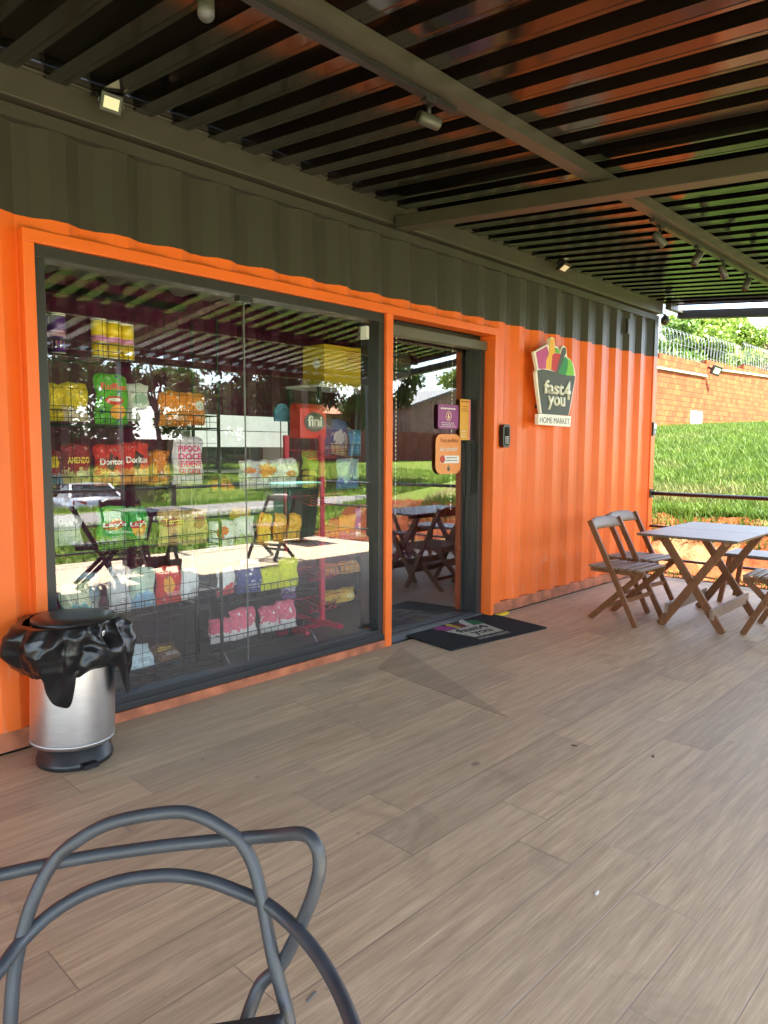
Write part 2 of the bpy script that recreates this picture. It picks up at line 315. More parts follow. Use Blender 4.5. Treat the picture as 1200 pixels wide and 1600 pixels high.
    jc = mixc(N, L, wn.outputs['Value'], (0.05, 0.038, 0.03), (0.40, 0.33, 0.27))
    col1 = mixc(N, L, jf.outputs[0], col1, jc)
    L.new(col1, b.inputs['Base Color'])
    rr = N.new('ShaderNodeMapRange'); rr.inputs['To Min'].default_value = 0.48; rr.inputs['To Max'].default_value = 0.68; L.new(n1.outputs['Fac'], rr.inputs['Value']); L.new(rr.outputs[0], b.inputs['Roughness'])
    b.inputs['Specular IOR Level'].default_value = 0.45
    hb = math_node(N, L, 'SUBTRACT', math_node(N, L, 'MULTIPLY', n2.outputs['Fac'], 0.35), jf.outputs[0])
    bp = N.new('ShaderNodeBump'); bp.inputs['Strength'].default_value = 0.25; bp.inputs['Distance'].default_value = 0.003; L.new(hb, bp.inputs['Height']); L.new(bp.outputs[0], b.inputs['Normal'])
    return m
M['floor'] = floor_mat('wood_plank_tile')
M['floor_dark'] = floor_mat('wood_plank_tile_darker', 0.72)
def wood_mat(name, a, b_, rough=0.5, scale=(1, 1, 1), ring=22.0):
    m, N, L, b = nodes(name)
    tc = N.new('ShaderNodeTexCoord'); mp = N.new('ShaderNodeMapping'); mp.inputs['Scale'].default_value = scale; L.new(tc.outputs['Object'], mp.inputs['Vector'])
    n = N.new('ShaderNodeTexNoise'); n.inputs['Scale'].default_value = ring; n.inputs['Detail'].default_value = 7; n.inputs['Roughness'].default_value = 0.65; n.inputs['Distortion'].default_value = 0.6; L.new(mp.outputs[0], n.inputs['Vector'])
    r = N.new('ShaderNodeValToRGB'); r.color_ramp.elements[0].position = 0.3; r.color_ramp.elements[1].position = 0.7; r.color_ramp.elements[0].color = c4(a); r.color_ramp.elements[1].color = c4(b_)
    L.new(n.outputs['Fac'], r.inputs['Fac']); L.new(r.outputs['Color'], b.inputs['Base Color']); b.inputs['Roughness'].default_value = rough
    bp = N.new('ShaderNodeBump'); bp.inputs['Strength'].default_value = 0.15; bp.inputs['Distance'].default_value = 0.004; L.new(n.outputs['Fac'], bp.inputs['Height']); L.new(bp.outputs[0], b.inputs['Normal'])
    return m
M['wood'] = wood_mat('imbuia_stained_wood', (0.085, 0.028, 0.008), (0.25, 0.095, 0.026), 0.5, (6, 6, 1))
M['wood_light'] = wood_mat('pale_worn_wood', (0.16, 0.100, 0.062), (0.30, 0.205, 0.135), 0.5, (1, 6, 6))
M['table_top'] = wood_mat('grey_brown_table_top', (0.095, 0.064, 0.045), (0.150, 0.105, 0.076), 0.38, (1, 8, 8), 8)
M['wood_dark'] = wood_mat('dark_stained_wood', (0.030, 0.018, 0.012), (0.07, 0.042, 0.026), 0.45, (6, 6, 1))

# ------------------------------------------------------------------ ground, soil, road, floor
def sstep(a, b, x):
    t = np.clip((x-a)/(b-a), 0, 1); return t*t*(3-2*t)
def ground_z(x, y):
    x = np.asarray(x, float); y = np.asarray(y, float)
    s = np.maximum(x-8.05, 0)
    bank = 0.50*sstep(8.05, 8.95, x) + 1.3*(1-np.exp(-np.maximum(x-9, 0)/7)) + 0.027*np.maximum(x-9, 0)
    bank = bank*sstep(-9.5, -4.0, y)
    rear = 0.055*np.maximum(-y-14, 0)*(1-0.3*sstep(-60, -30, -y*0-60)) 
    dip = 1.45*sstep(14.5, 11.5, x)*sstep(-14, -18, y)*sstep(-42, -27, y)   # the meadow drops towards the car park
    return bank + np.minimum(rear, 3.5) - dip - 0.035
def gauss(x, y): return 0
xs = np.concatenate([np.linspace(-400, -40, 12), np.linspace(-36, 6, 22), np.linspace(7, 14, 36), np.linspace(15, 60, 46), np.linspace(66, 400, 14)])
ys = np.concatenate([np.linspace(-400, -70, 12), np.linspace(-66, -14, 40), np.linspace(-13.5, 8, 44), np.linspace(9, 60, 30), np.linspace(70, 400, 10)])
XX, YY = np.meshgrid(xs, ys); ZZ = ground_z(XX, YY)
ZZ = ZZ + 0.03*np.sin(XX*1.7+YY*0.9)*np.sin(YY*1.3)*sstep(8.5, 10, XX)
ZZ = ZZ - 0.02
g = MB(); nx = len(xs)
g.v = list(zip(XX.ravel().tolist(), YY.ravel().tolist(), ZZ.ravel().tolist()))
g.f = [(j*nx+i, j*nx+i+1, (j+1)*nx+i+1, (j+1)*nx+i) for j in range(len(ys)-1) for i in range(nx-1)]; g.sm = [True]*len(g.f)
def ground_mat():
    m, N, L, b = nodes('meadow_ground')
    ge = N.new('ShaderNodeNewGeometry')
    n = N.new('ShaderNodeTexNoise'); n.inputs['Scale'].default_value = 0.35; n.inputs['Detail'].default_value = 8; n.inputs['Roughness'].default_value = 0.7; L.new(ge.outputs['Position'], n.inputs['Vector'])
    n2 = N.new('ShaderNodeTexNoise'); n2.inputs['Scale'].default_value = 9; n2.inputs['Detail'].default_value = 8; n2.inputs['Roughness'].default_value = 0.75; L.new(ge.outputs['Position'], n2.inputs['Vector'])
    a = mixc(N, L, n2.outputs['Fac'], (0.050, 0.085, 0.010), (0.15, 0.20, 0.028))
    f = N.new('ShaderNodeMapRange'); f.inputs['From Min'].default_value = 0.52; f.inputs['From Max'].default_value = 0.68; f.inputs['To Max'].default_value = 0.75; sx_ = N.new('ShaderNodeSeparateXYZ'); L.new(ge.outputs['Position'], sx_.inputs[0]); near = N.new('ShaderNodeMapRange'); near.inputs['From Min'].default_value = 12.5; near.inputs['From Max'].default_value = 9.6; near.inputs['To Max'].default_value = 0.17; L.new(sx_.outputs['X'], near.inputs['Value']); lim = math_node(N, L, 'MULTIPLY', near.outputs[0], math_node(N, L, 'GREATER_THAN', sx_.outputs['X'], 9.3)); lim2 = math_node(N, L, 'MULTIPLY', lim, math_node(N, L, 'GREATER_THAN', sx_.outputs['Y'], -4.5)); L.new(math_node(N, L, 'ADD', n.outputs['Fac'], lim2), f.inputs['Value'])
    dry = mixc(N, L, n2.outputs['Fac'], (0.095, 0.07, 0.028), (0.19, 0.145, 0.065))
    L.new(mixc(N, L, f.outputs[0], a, dry), b.inputs['Base Color']); b.inputs['Roughness'].default_value = 0.95; b.inputs['Specular IOR Level'].default_value = 0.1
    bp = N.new('ShaderNodeBump'); bp.inputs['Strength'].default_value = 0.8; bp.inputs['Distance'].default_value = 0.06; L.new(n2.outputs['Fac'], bp.inputs['Height']); L.new(bp.outputs[0], b.inputs['Normal'])
    return m
M['ground'] = ground_mat()
tag(g.build('ground', M['ground'], fix=False), 'green and straw coloured meadow ground around the shop', 'ground', kind='structure')
# porch floor slab (the wooden-look tiles) and a thin triangle of the same planks, darkened evenly
pf = MB().box(-4.6, 7.10, -5.2, -0.012, -0.16, 0.0).build('porch_floor', M['floor']); tag(pf, 'porch floor of brown wood look plank tiles', 'floor', kind='structure')
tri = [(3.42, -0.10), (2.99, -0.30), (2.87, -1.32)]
tag(MB().prism(tri, 0.0015, 0.0026, 'XY').build('floor_mark', M['floor_dark']), 'darker triangular mark on the porch floor beside the doormat', 'stain', kind='structure')
# soil bank
def soil_mat():
    m, N, L, b = nodes('red_soil')
    ge = N.new('ShaderNodeNewGeometry'); sp = N.new('ShaderNodeSeparateXYZ'); L.new(ge.outputs['Position'], sp.inputs[0])
    n = N.new('ShaderNodeTexNoise'); n.inputs['Scale'].default_value = 11; n.inputs['Detail'].default_value = 9; n.inputs['Roughness'].default_value = 0.75; L.new(ge.outputs['Position'], n.inputs['Vector'])
    n2 = N.new('ShaderNodeTexNoise'); n2.inputs['Scale'].default_value = 2.2; n2.inputs['Detail'].default_value = 6; L.new(ge.outputs['Position'], n2.inputs['Vector'])
    a = mixc(N, L, n.outputs['Fac'], (0.085, 0.018, 0.006), (0.21, 0.055, 0.017))
    f = N.new('ShaderNodeMapRange'); f.inputs['From Min'].default_value = 0.54; f.inputs['From Max'].default_value = 0.66; f.inputs['To Max'].default_value = 0.8; L.new(n2.outputs['Fac'], f.inputs['Value'])
    L.new(mixc(N, L, f.outputs[0], a, (0.17, 0.12, 0.055)), b.inputs['Base Color']); b.inputs['Roughness'].default_value = 0.95; b.inputs['Specular IOR Level'].default_value = 0.1
    bp = N.new('ShaderNodeBump'); bp.inputs['Strength'].default_value = 1.0; bp.inputs['Distance'].default_value = 0.05; L.new(n.outputs['Fac'], bp.inputs['Height']); L.new(bp.outputs[0], b.inputs['Normal'])
    return m
M['soil'] = soil_mat()
def soil(u, v):
    x = 7.12 + 2.1*u; y = -6.0 + 8.5*v
    z = float(ground_z(x, y)) + 0.0
    p = Vector((x*3.1, y*3.1, 0)); e = noise.fractal(p, 0.9, 2.1, 5)*0.055 + noise.ridged_multi_fractal(Vector((x*6, y*6, 2)), 0.9, 2.0, 4, 1.0, 2.0)*0.022
    fade = max(0, min(1, (9.15-x)/0.25))*max(0.25, min(1, (x-7.6)/0.5))
    return (x, y, z + 0.012 + e*fade - (0.05 if u > 0.97 else 0))
tag(MB().grid(soil, 80, 260).build('soil_bank', M['soil'], fix=False), 'cut bank of red earth behind the railing', 'soil', kind='structure')
# paving strip of concrete along the floor end
M['concrete'] = mat('pale_concrete', (0.30, 0.26, 0.20), 0.85, var=0.25, vs=5, bump=0.3, bs=30)
tag(MB().box(7.10, 7.32, -5.4, 0.6, -0.16, -0.006).build('kerb', M['concrete']), 'pale concrete edging at the end of the porch floor', 'kerb', kind='structure')
def road(u, v):
    x = -45 + 130*u; y = -13.2 + 3.1*v + 0.25*math.sin(x*0.4); return (x, y, float(ground_z(x, y)) + 0.012 + (0.02 if 0 < v < 1 else -0.03))
M['gravel'] = mat('grey_gravel', (0.15, 0.142, 0.13), 0.95, var=0.45, vs=30, bump=0.8, bs=60)
tag(MB().grid(road, 200, 6).build('gravel_road', M['gravel'], fix=False), 'grey gravel road across the meadow', 'road', kind='structure')
# grass blades
def grass(name, X, Y, hmin, hmax, wd, label, zoff=0.0):
    n = len(X); Z = ground_z(X, Y) - 0.03 + zoff
    h = rng.uniform(hmin, hmax, n)*(0.75+0.5*rng.random(n)); a = rng.uniform(0, 2*np.pi, n); ww = wd*rng.uniform(0.6, 1.3, n)
    dx = np.cos(a)*ww; dy = np.sin(a)*ww; b = rng.uniform(0, 2*np.pi, n); bend = rng.uniform(0.15, 0.7, n)*h; bx = np.cos(b)*bend; by = np.sin(b)*bend
    V = np.zeros((n, 5, 3))
    V[:, 0] = np.stack([X-dx, Y-dy, Z], 1); V[:, 1] = np.stack([X+dx, Y+dy, Z], 1)
    V[:, 2] = np.stack([X+dx*.7+bx*.35, Y+dy*.7+by*.35, Z+h*.6], 1); V[:, 3] = np.stack([X-dx*.7+bx*.35, Y-dy*.7+by*.35, Z+h*.6], 1)
    V[:, 4] = np.stack([X+bx, Y+by, Z+h], 1)
    idx = np.arange(n)[:, None]*5
    loops = np.concatenate([idx+np.array([[0, 1, 2, 3]]), idx+np.array([[3, 2, 4]])], 1).ravel()
    me = bpy.data.meshes.new(name); me.vertices.add(5*n); me.vertices.foreach_set('co', V.ravel())
    me.loops.add(7*n); me.loops.foreach_set('vertex_index', loops.astype(np.int32))
    st = np.stack([np.arange(n)*7, np.arange(n)*7+4], 1).ravel(); me.polygons.add(2*n); me.polygons.foreach_set('loop_start', st.astype(np.int32))
    me.update(calc_edges=True); me.validate()
    o = bpy.data.objects.new(name, me); C.objects.link(o); me.materials.append(M['grass']); return tag(o, label, 'grass', kind='stuff')
def grass_mat(k=1.0, nm='grass_blades'):
    m, N, L, b = nodes(nm)
    A, B_ = tuple(x*k for x in (0.024, 0.060, 0.005)), tuple(x*k for x in (0.095, 0.150, 0.018))
    ge = N.new('ShaderNodeNewGeometry'); n = N.new('ShaderNodeTexNoise'); n.inputs['Scale'].default_value = 0.5; n.inputs['Detail'].default_value = 6; n.inputs['Roughness'].default_value = 0.7; L.new(ge.outputs['Position'], n.inputs['Vector'])
    f = N.new('ShaderNodeMapRange'); f.inputs['From Min'].default_value = 0.54; f.inputs['From Max'].default_value = 0.70; f.inputs['To Max'].default_value = 0.7; sx_ = N.new('ShaderNodeSeparateXYZ'); L.new(ge.outputs['Position'], sx_.inputs[0]); near = N.new('ShaderNodeMapRange'); near.inputs['From Min'].default_value = 12.5; near.inputs['From Max'].default_value = 9.6; near.inputs['To Max'].default_value = 0.17; L.new(sx_.outputs['X'], near.inputs['Value']); lim = math_node(N, L, 'MULTIPLY', near.outputs[0], math_node(N, L, 'GREATER_THAN', sx_.outputs['X'], 9.3)); lim2 = math_node(N, L, 'MULTIPLY', lim, math_node(N, L, 'GREATER_THAN', sx_.outputs['Y'], -4.5)); L.new(math_node(N, L, 'ADD', n.outputs['Fac'], lim2), f.inputs['Value'])
    n5 = N.new('ShaderNodeTexNoise'); n5.inputs['Scale'].default_value = 2.6; n5.inputs['Detail'].default_value = 5; L.new(ge.outputs['Position'], n5.inputs['Vector']); rnd = math_node(N, L, 'MINIMUM', math_node(N, L, 'MAXIMUM', math_node(N, L, 'ADD', math_node(N, L, 'MULTIPLY', ge.outputs['Random Per Island'], 0.6), math_node(N, L, 'MULTIPLY_ADD', n5.outputs['Fac'], 2.2, -0.85)), 0.0), 1.0); a = mixc(N, L, rnd, A, B_); d = mixc(N, L, ge.outputs['Random Per Island'], (0.10, 0.085, 0.03), (0.21, 0.175, 0.075))
    L.new(mixc(N, L, f.outputs[0], a, d), b.inputs['Base Color']); b.inputs['Roughness'].default_value = 0.6; b.inputs['Specular IOR Level'].default_value = 0.25
    b.inputs['Transmission Weight'].default_value = 0.0
    tr = N.new('ShaderNodeBsdfTranslucent'); L.new(mixc(N, L, f.outputs[0], a, d), tr.inputs['Color']); mx = N.new('ShaderNodeMixShader'); mx.inputs[0].default_value = 0.35
    out = N['Material Output']; L.new(b.outputs[0], mx.inputs[1]); L.new(tr.outputs[0], mx.inputs[2]); L.new(mx.outputs[0], out.inputs['Surface'])
    return m
M['grass'] = grass_mat()
M['meadow'] = grass_mat(2.0, 'meadow_blades')
n = 120000
d = 8.9 + 28*rng.random(n)**1.6; ang = rng.uniform(0.24, 0.46, n); X = d; Y = -3.22 + d*ang
k = (Y < 6.9); grass('bank_grass', X[k], Y[k], 0.07, 0.20, 0.010, 'tall green grass growing up the slope to the brick wall')
n = 70000
X = rng.uniform(-2, 30, n); Y = -5.5 - 4.4*rng.random(n); Y2 = -13.4 - 18*rng.random(n)**1.3; Yc = np.where(rng.random(n) < 0.45, Y, Y2)
mg = grass('meadow_grass', X, Yc, 0.06, 0.18, 0.014, 'meadow grass on both sides of the gravel road'); mg.data.materials.clear(); mg.data.materials.append(M['meadow'])
n = 5200
X = rng.uniform(8.45, 9.15, n); Y = rng.uniform(-4, 1.2, n); grass('bank_top_grass', X, Y, 0.08, 0.2, 0.006, 'grass fringe hanging over the top of the red soil bank', 0.03)
n = 2600
X = rng.uniform(7.33, 8.0, n); Y = rng.uniform(-4, 0.9, n); grass('kerb_weeds', X, Y, 0.02, 0.07, 0.006, 'short weeds and straw along the concrete edging', 0.03)

# ------------------------------------------------------------------ container shop
shop = empty('container_shop', (0, 0, 0), label='orange and black shipping container shop with a large window and glass door', cat='shop')
XL, XR = -4.5, 7.5; PITCH = 0.278; DEP = 0.036
def corr_x(x0, x1):
    pts = []; k0 = math.floor((x0-4.62)/PITCH)-1
    for k in range(k0, k0+int((x1-x0)/PITCH)+4):
        b = 4.62 + k*PITCH
        for dx, y in ((0, 0.0), (0.072, 0.0), (0.140, DEP), (0.210, DEP)): pts.append((b+dx, y))
    out = []
    def yat(x):
        for (xa, ya), (xb, yb) in zip(pts, pts[1:]):
            if xa <= x <= xb: return ya + (yb-ya)*(x-xa)/(xb-xa)
        return 0
    out = [(x0, yat(x0))] + [p for p in pts if x0 < p[0] < x1] + [(x1, yat(x1))]
    return out
def corr(mb, x0, x1, z0, z1, t=0.004):
    pr = corr_x(x0, x1); nz = 1; n = len(pr)
    vs = [(x, y, z) for z in (z0, z1) for x, y in pr] + [(x, y+t, z) for z in (z0, z1) for x, y in pr]
    fs = [(i, i+1, n+i+1, n+i) for i in range(n-1)] + [(2*n+i+1, 2*n+i, 3*n+i, 3*n+i+1) for i in range(n-1)]
    mb.add(vs, fs); return mb
fw = MB(); corr(fw, XL+0.12, 1.155, 0.09, 2.66); corr(fw, 1.155, 4.585, 2.20, 2.66); corr(fw, 4.585, XR-0.10, 0.09, 2.66)
fw.build('front_wall', M['wall'], shop, fix=False)
MB().box(XL, XL+0.04, 0.04, 2.44, 0.0, 2.84).build('end_wall', M['wall'], shop); MB().box(XR-0.05, XR-0.01, 0.1, 2.44, 0.0, 2.84).build('end_wall', M['wall'], shop)
# back wall inside: purple corrugated
M['purple'] = mat('purple_paint', (0.16, 0.018, 0.075), 0.5, var=0.1); M['int_grey'] = mat('grey_ceiling_paint', (0.36, 0.36, 0.33), 0.5, var=0.1); M['int_floor'] = mat('grey_vinyl_floor', (0.10, 0.105, 0.11), 0.4, var=0.15)
bw = MB(); pr = corr_x(XL+0.05, XR-0.06); n = len(pr); bw.add([(x, 2.36+y, z) for z in (0.02, 2.62) for x, y in pr], [(i+1, i, n+i, n+i+1) for i in range(n-1)]); bw.build('inner_back_wall', M['purple'], shop, fix=False)
ic = MB(); prc = corr_x(XL+0.05, XR-0.06); ic.add([(x, y, 2.60+yy*1.2) for y in (0.06, 2.36) for x, yy in prc], [(i, i+1, n+i+1, n+i) for i in range(n-1)]); ic.build('inner_ceiling', M['int_grey'], shop, fix=False)
MB().box(XL+0.05, XR-0.06, 0.05, 2.44, -0.02, 0.02).build('inner_floor', M['int_floor'], shop)
MB().box(XL, XR, 2.42, 2.46, 0, 2.84).build('back_wall', M['olive'], shop)
MB().box(XL, XR, -0.06, 2.46, 2.86, 2.885).build('container_roof', M['olive'], shop)
# inner purple lintel beam across the ceiling
MB().box(XL+0.1, XR-0.1, 1.28, 1.34, 2.47, 2.585).build('ceiling_beam', M['purple'], shop)
# top rail: ledge over the corrugation, then the fascia channel
tr = MB().box(XL, XR, -0.012, 0.06, 2.655, 2.71); tr.build('top_rail', M['olive'], shop)
fa = MB().box(XL, XR, -0.052, 0.06, 2.722, 2.855).box(XL, XR, -0.066, -0.052, 2.842, 2.855); bevel(fa.build('fascia', M['beam'], shop), 0.004)
bevel(MB().box(XR-0.10, XR, -0.015, 0.10, 0.0, 2.655).build('corner_post', M['wall'], shop), 0.006)
MB().box(XL, 1.155, 0.012, 0.06, 0.0, 0.088).build('base_rail', M['base_strip'], shop); MB().box(4.60, XR-0.10, 0.012, 0.06, 0.0, 0.088).build('base_rail', M['base_strip'], shop)
# orange steel surround of the openings
su = MB(); F = -0.022
su.box(1.155, 4.585, F, 0.10, 2.172, 2.225)      # head
su.box(1.155, 1.203, F, 0.10, 0.0, 2.172)        # left jamb
su.box(3.352, 3.412, F, 0.17, 0.0, 2.172)        # post between window and door
su.box(4.545, 4.585, F, 0.13, 0.0, 2.172)        # right jamb
bevel(su.build('opening_surround', M['orange'], shop), 0.003)
MB().box(1.203, 3.352, -0.018, 0.08, 0.0, 0.048).build('window_sill', M['base_strip'], shop)
# window: black frame, two panes
win = MB(); win.box(1.203, 3.352, 0.0, 0.075, 2.118, 2.172).box(1.203, 3.352, 0.0, 0.075, 0.050, 0.118).box(1.203, 1.250, 0.0, 0.075, 0.118, 2.118).box(3.306, 3.352, 0.0, 0.172, 0.118, 2.118)
win.box(1.203, 3.352, -0.012, 0.0, 0.050, 0.085)
wf = bevel(win.build('shop_window', M['alu'], shop), 0.003)
TILT = math.tan(R(0.35))
def pane(x0, x1, z0, z1, y, yaw=0.0, tilt=TILT):
    a = (z1-z0)*tilt; b = (x1-x0)*yaw
    mb = MB(); mb.add([(x0, y, z0), (x1, y+b, z0), (x1, y+b+a, z1), (x0, y+a, z1)], [(0, 1, 2, 3)]); return mb
pane(1.250, 2.302, 0.118, 2.118, 0.040).build('glass_pane', M['glass'], wf, fix=False)
pane(2.306, 3.306, 0.118, 2.118, 0.043).build('glass_pane', M['glass'], wf, fix=False)
MB().box(2.3025, 2.3055, 0.041, 0.052, 0.118, 2.118).build('pane_joint', M['joint'], wf)
MB().box(2.262, 2.346, 0.02, 0.07, 2.095, 2.118).build('pane_clip', M['alu'], wf)
MB().box(3.205, 3.232, 0.02, 0.07, 2.00, 2.08).build('pane_clip', M['seal'], wf)
# door: dark frame, operator box on top, glass leaf
dr = MB(); dr.box(3.412, 4.545, 0.12, 0.20, 2.13, 2.172).box(4.50, 4.545, 0.10, 0.24, 0.02, 2.13).box(4.545, 4.585, 0.132, 0.24, 0.0, 2.172).box(4.490, 4.5435, 0.072, 0.098, 0.0, 2.06).box(3.412, 4.50, 0.12, 0.20, 0.0, 0.035)
dd = bevel(dr.build('glass_door', M['alu'], shop), 0.003)
bevel(MB().box(3.416, 4.54, 0.05, 0.135, 2.062, 2.13).build('door_operator', M['alu_olive'], dd), 0.006)
pane(3.412, 4.498, 0.035, 2.13, 0.150, yaw=0.004).build('glass_pane', M['glass'], dd, fix=False)
MB().box(4.448, 4.461, 0.125, 0.148, 0.95, 1.35).build('door_pull', M['alu'], dd)
# small vent hole plate near the corner
MB().box(6.80, 6.85, -0.003, 0.03, 2.45, 2.59).build('vent_plate', M['olive'], shop)
vb = MB().box(6.808, 6.842, -0.005, -0.003, 2.465, 2.575); vb.build('vent_slot', M['black_plastic'], shop)

# ------------------------------------------------------------------ porch roof
RS = 0.0945
def rz(y): return 2.835 + RS*y
porch = empty('porch_roof', (0, 0, 0), label='black ribbed metal porch roof on dark steel beams over the floor', cat='roof')
prof = []
rp = 0.195; x = -4.4
while x < 7.50:
    prof += [(x, 0.0), (x+0.062, 0.0), (x+0.065, 0.004), (x+0.069, 0.004), (x+0.072, 0.0), (x+0.090, 0.0), (x+0.0915, 0.055), (x+0.1935, 0.055)]; x += rp
prof.append((x, 0.0)); n = len(prof)
rs = MB(); rs.add([(px, y, rz(y)+pz+0.006) for y in (-0.03, -4.52) for px, pz in prof], [(i, i+1, n+i+1, n+i) for i in range(n-1)])
ro = rs.build('roof_sheet', M['roof'], porch, fix=False)
sd = ro.modifiers.new('thickness', 'SOLIDIFY'); sd.thickness = 0.002; sd.offset = 1
def ybeam(mb, x0, x1, ya, yb, ztop, h):
    vs = [(x_, y, rz(y)+zz) for y in (ya, yb) for zz in (ztop-h, ztop) for x_ in (x0, x1)]
    mb.add(vs, [(0, 1, 3, 2), (4, 6, 7, 5), (0, 4, 5, 1), (2, 3, 7, 6), (0, 2, 6, 4), (1, 5, 7, 3)])
cbm = MB(); ybeam(cbm, 3.37, 3.47, -0.07, -4.43, -0.062, 0.075); bevel(cbm.build('cross_beam', M['beam'], porch), 0.003)
cbm = MB(); ybeam(cbm, -0.95, -0.85, -0.07, -4.43, -0.062, 0.075); cbm.build('cross_beam', M['beam'], porch)
ebm = MB(); ybeam(ebm, 7.82, 7.92, -0.07, -4.62, -0.022, 0.085); ebm.build('end_beam', M['rail_paint'], porch)
MB().bar((7.5, -0.1, 2.80), (7.84, -0.1, 2.80), 0.06, 0.06, (0, 1, 0)).bar((7.5, -4.55, rz(-4.55)-0.03), (7.84, -4.55, rz(-4.55)-0.03), 0.06, 0.06, (0, 1, 0)).build('beam_bracket', M['beam'], porch)
for yy in (-1.42, -3.0):
    MB().box(-4.4, 7.5, yy-0.034, yy+0.034, rz(yy)-0.056, rz(yy)+0.000).build('purlin', M['beam'], porch)
MB().box(-4.4, 7.9, -4.50, -4.44, rz(-4.6)-0.07, rz(-4.5)-0.002).build('edge_beam', M['beam'], porch)
for px in (-0.9, 3.87, 7.87):
    MB().box(px-0.06, px+0.06, -4.57, -4.45, 0.0, rz(-4.5)-0.075).build('post', M['rail_paint'], porch)

# railing round the porch: end side and front side
def railing(label, p0, p1, nposts, zs):
    root = empty('railing', p0, label=label, cat='railing')
    p0 = Vector(p0); p1 = Vector(p1)
    for z in zs:
        MB().tube([p0+Vector((0, 0, z)), p1+Vector((0, 0, z))], 0.021 if z > 0.8 else 0.014, 10).build('rail', M['rail_paint'], root)
    for i in range(nposts):
        q = p0 + (p1-p0)*(((i+1)/nposts) if nposts == 3 else (i+0.5)/nposts)
        MB().box(q.x-0.025, q.x+0.025, q.y-0.025, q.y+0.025, -0.1, 0.93).build('post', M['rail_paint'], root)
    MB().cbox((p0.x, p0.y-0.004, 0.85), (0.09, 0.008, 0.09)).build('wall_plate', M['alu'], root)
railing('black tube railing along the end of the porch by the red soil', (7.45, -0.02, 0), (7.45, -5.2, 0), 3, (0.85, 0.50, 0.16))
railing('black tube railing along the front edge of the porch', (7.40, -5.24, 0), (-4.4, -5.24, 0), 7, (0.85, 0.42, 0.10))

# ------------------------------------------------------------------ fittings on the porch
M['lamp_on'] = mat('lit_led', (0.9, 0.87, 0.8), 0.4, emit=((1, 0.93, 0.8), 5.0))
M['lens'] = mat('pale_lens', (0.80, 0.80, 0.70), 0.25, var=0.04)
yq = -1.40; zq = rz(-1.42) - 0.066
for x0, x1, lab in ((-0.2, 2.28, 'black lighting track under the steel purlin nearest the camera'), (4.1, 6.6, 'black lighting track under the far end of the purlin')):
    o = MB().box(x0, x1, yq-0.016, yq+0.016, zq-0.018, zq).build('lighting_track', M['black_plastic']); tag(o, lab, 'light track', 'tracks carrying the spotlights'); origin_to(o, ((x0+x1)/2, yq, zq))
spots = [(1.17, (-0.32, -0.50, -0.80), 'lit black spotlight on the track at the top edge of the view', 1), (2.13, (-0.93, 0.2, 0.05), 'grey spotlight lying level at the end of the near lighting track', 0),
         (4.22, (0.35, -0.5, -0.8), 'black spotlight nearest the crossbeam on the far track', 0), (4.80, (-0.45, 0.3, -0.85), 'black spotlight second from the crossbeam on the far track', 0),
         (5.28, (0.45, -0.2, -0.85), 'black spotlight third from the crossbeam on the far track', 0), (5.78, (-0.5, 0.1, -0.8), 'black spotlight at the right edge of the view on the far track', 0)]
M['spot_grey'] = mat('spot_housing', (0.05, 0.05, 0.045), 0.4)
for x, d, lab, lit in spots:
    t = empty('track_spotlight', (x, yq, zq-0.018), label=lab, cat='spotlight', group='spotlights on the porch tracks')
    z0 = zq-0.018
    MB().box(x-0.03, x+0.03, yq-0.014, yq+0.014, z0-0.014, z0).build('adapter', M['black_plastic'], t)
    MB().tube([(x, yq, z0-0.014), (x, yq, z0-0.055)], 0.008, 8).build('stem', M['black_plastic'], t)
    dv = Vector(d).normalized(); c = Vector((x, yq, z0-0.075)); a = c - dv*0.047; b_ = c + dv*0.047
    q = b_ - dv*0.012
    hb = MB().tube([a, a+dv*0.004, b_-dv*0.0, b_, q], [0.019, 0.0235, 0.0235, 0.0225, 0.020], 20); hb.build('head', M['spot_grey'], t)
    MB().tube([q+dv*0.002, q+dv*0.004], 0.0195, 20).build('lens', M['lamp_on'] if lit else M['lens'], t)
def flood(c, lab, facing=(0.05, -0.8, -0.6), sc=1.0, name='floodlight'):
    t = empty(name, c, label=lab, cat='floodlight')
    c = Vector(c); f = Vector(facing).normalized(); s = Vector((1, 0, 0)); s = (s-f*s.dot(f)).normalized(); u = s.cross(f)
    def blk(w, h, d0, d1):
        vs = [c+s*x*w/2+u*y*h/2+f*d_ for d_ in (d0, d1) for x, y in ((-1, -1), (1, -1), (1, 1), (-1, 1))]
        return MB().add(vs, [(0, 3, 2, 1), (4, 5, 6, 7), (0, 1, 5, 4), (1, 2, 6, 5), (2, 3, 7, 6), (3, 0, 4, 7)])
    bevel(blk(0.115*sc, 0.10*sc, -0.012*sc, 0.018*sc).build('housing', M['black_plastic'], t), 0.004)
    blk(0.080*sc, 0.058*sc, 0.018*sc, 0.0195*sc).build('lens', M['lens'], t)
    MB().bar(c-s*0.064*sc, c-s*0.064*sc-f*0.06*sc, 0.006*sc, 0.022*sc, s).bar(c+s*0.064*sc, c+s*0.064*sc-f*0.06*sc, 0.006*sc, 0.022*sc, s).bar(c-s*0.067*sc-f*0.06*sc, c+s*0.067*sc-f*0.06*sc, 0.022*sc, 0.006*sc, u).build('bracket', M['black_plastic'], t)
    return t
flood((1.50, -0.14, 2.79), 'small black floodlight with pale lens on the fascia above the window', (-0.35, -0.85, -0.4), 0.78)
flood((5.33, -0.13, 2.80), 'small black floodlight on the fascia above the fruit basket sign', (-0.1, -0.55, -0.83), 0.9)
t = empty('security_camera', (7.60, -0.03, 2.70), label='black dome security camera hanging at the container corner', cat='camera')
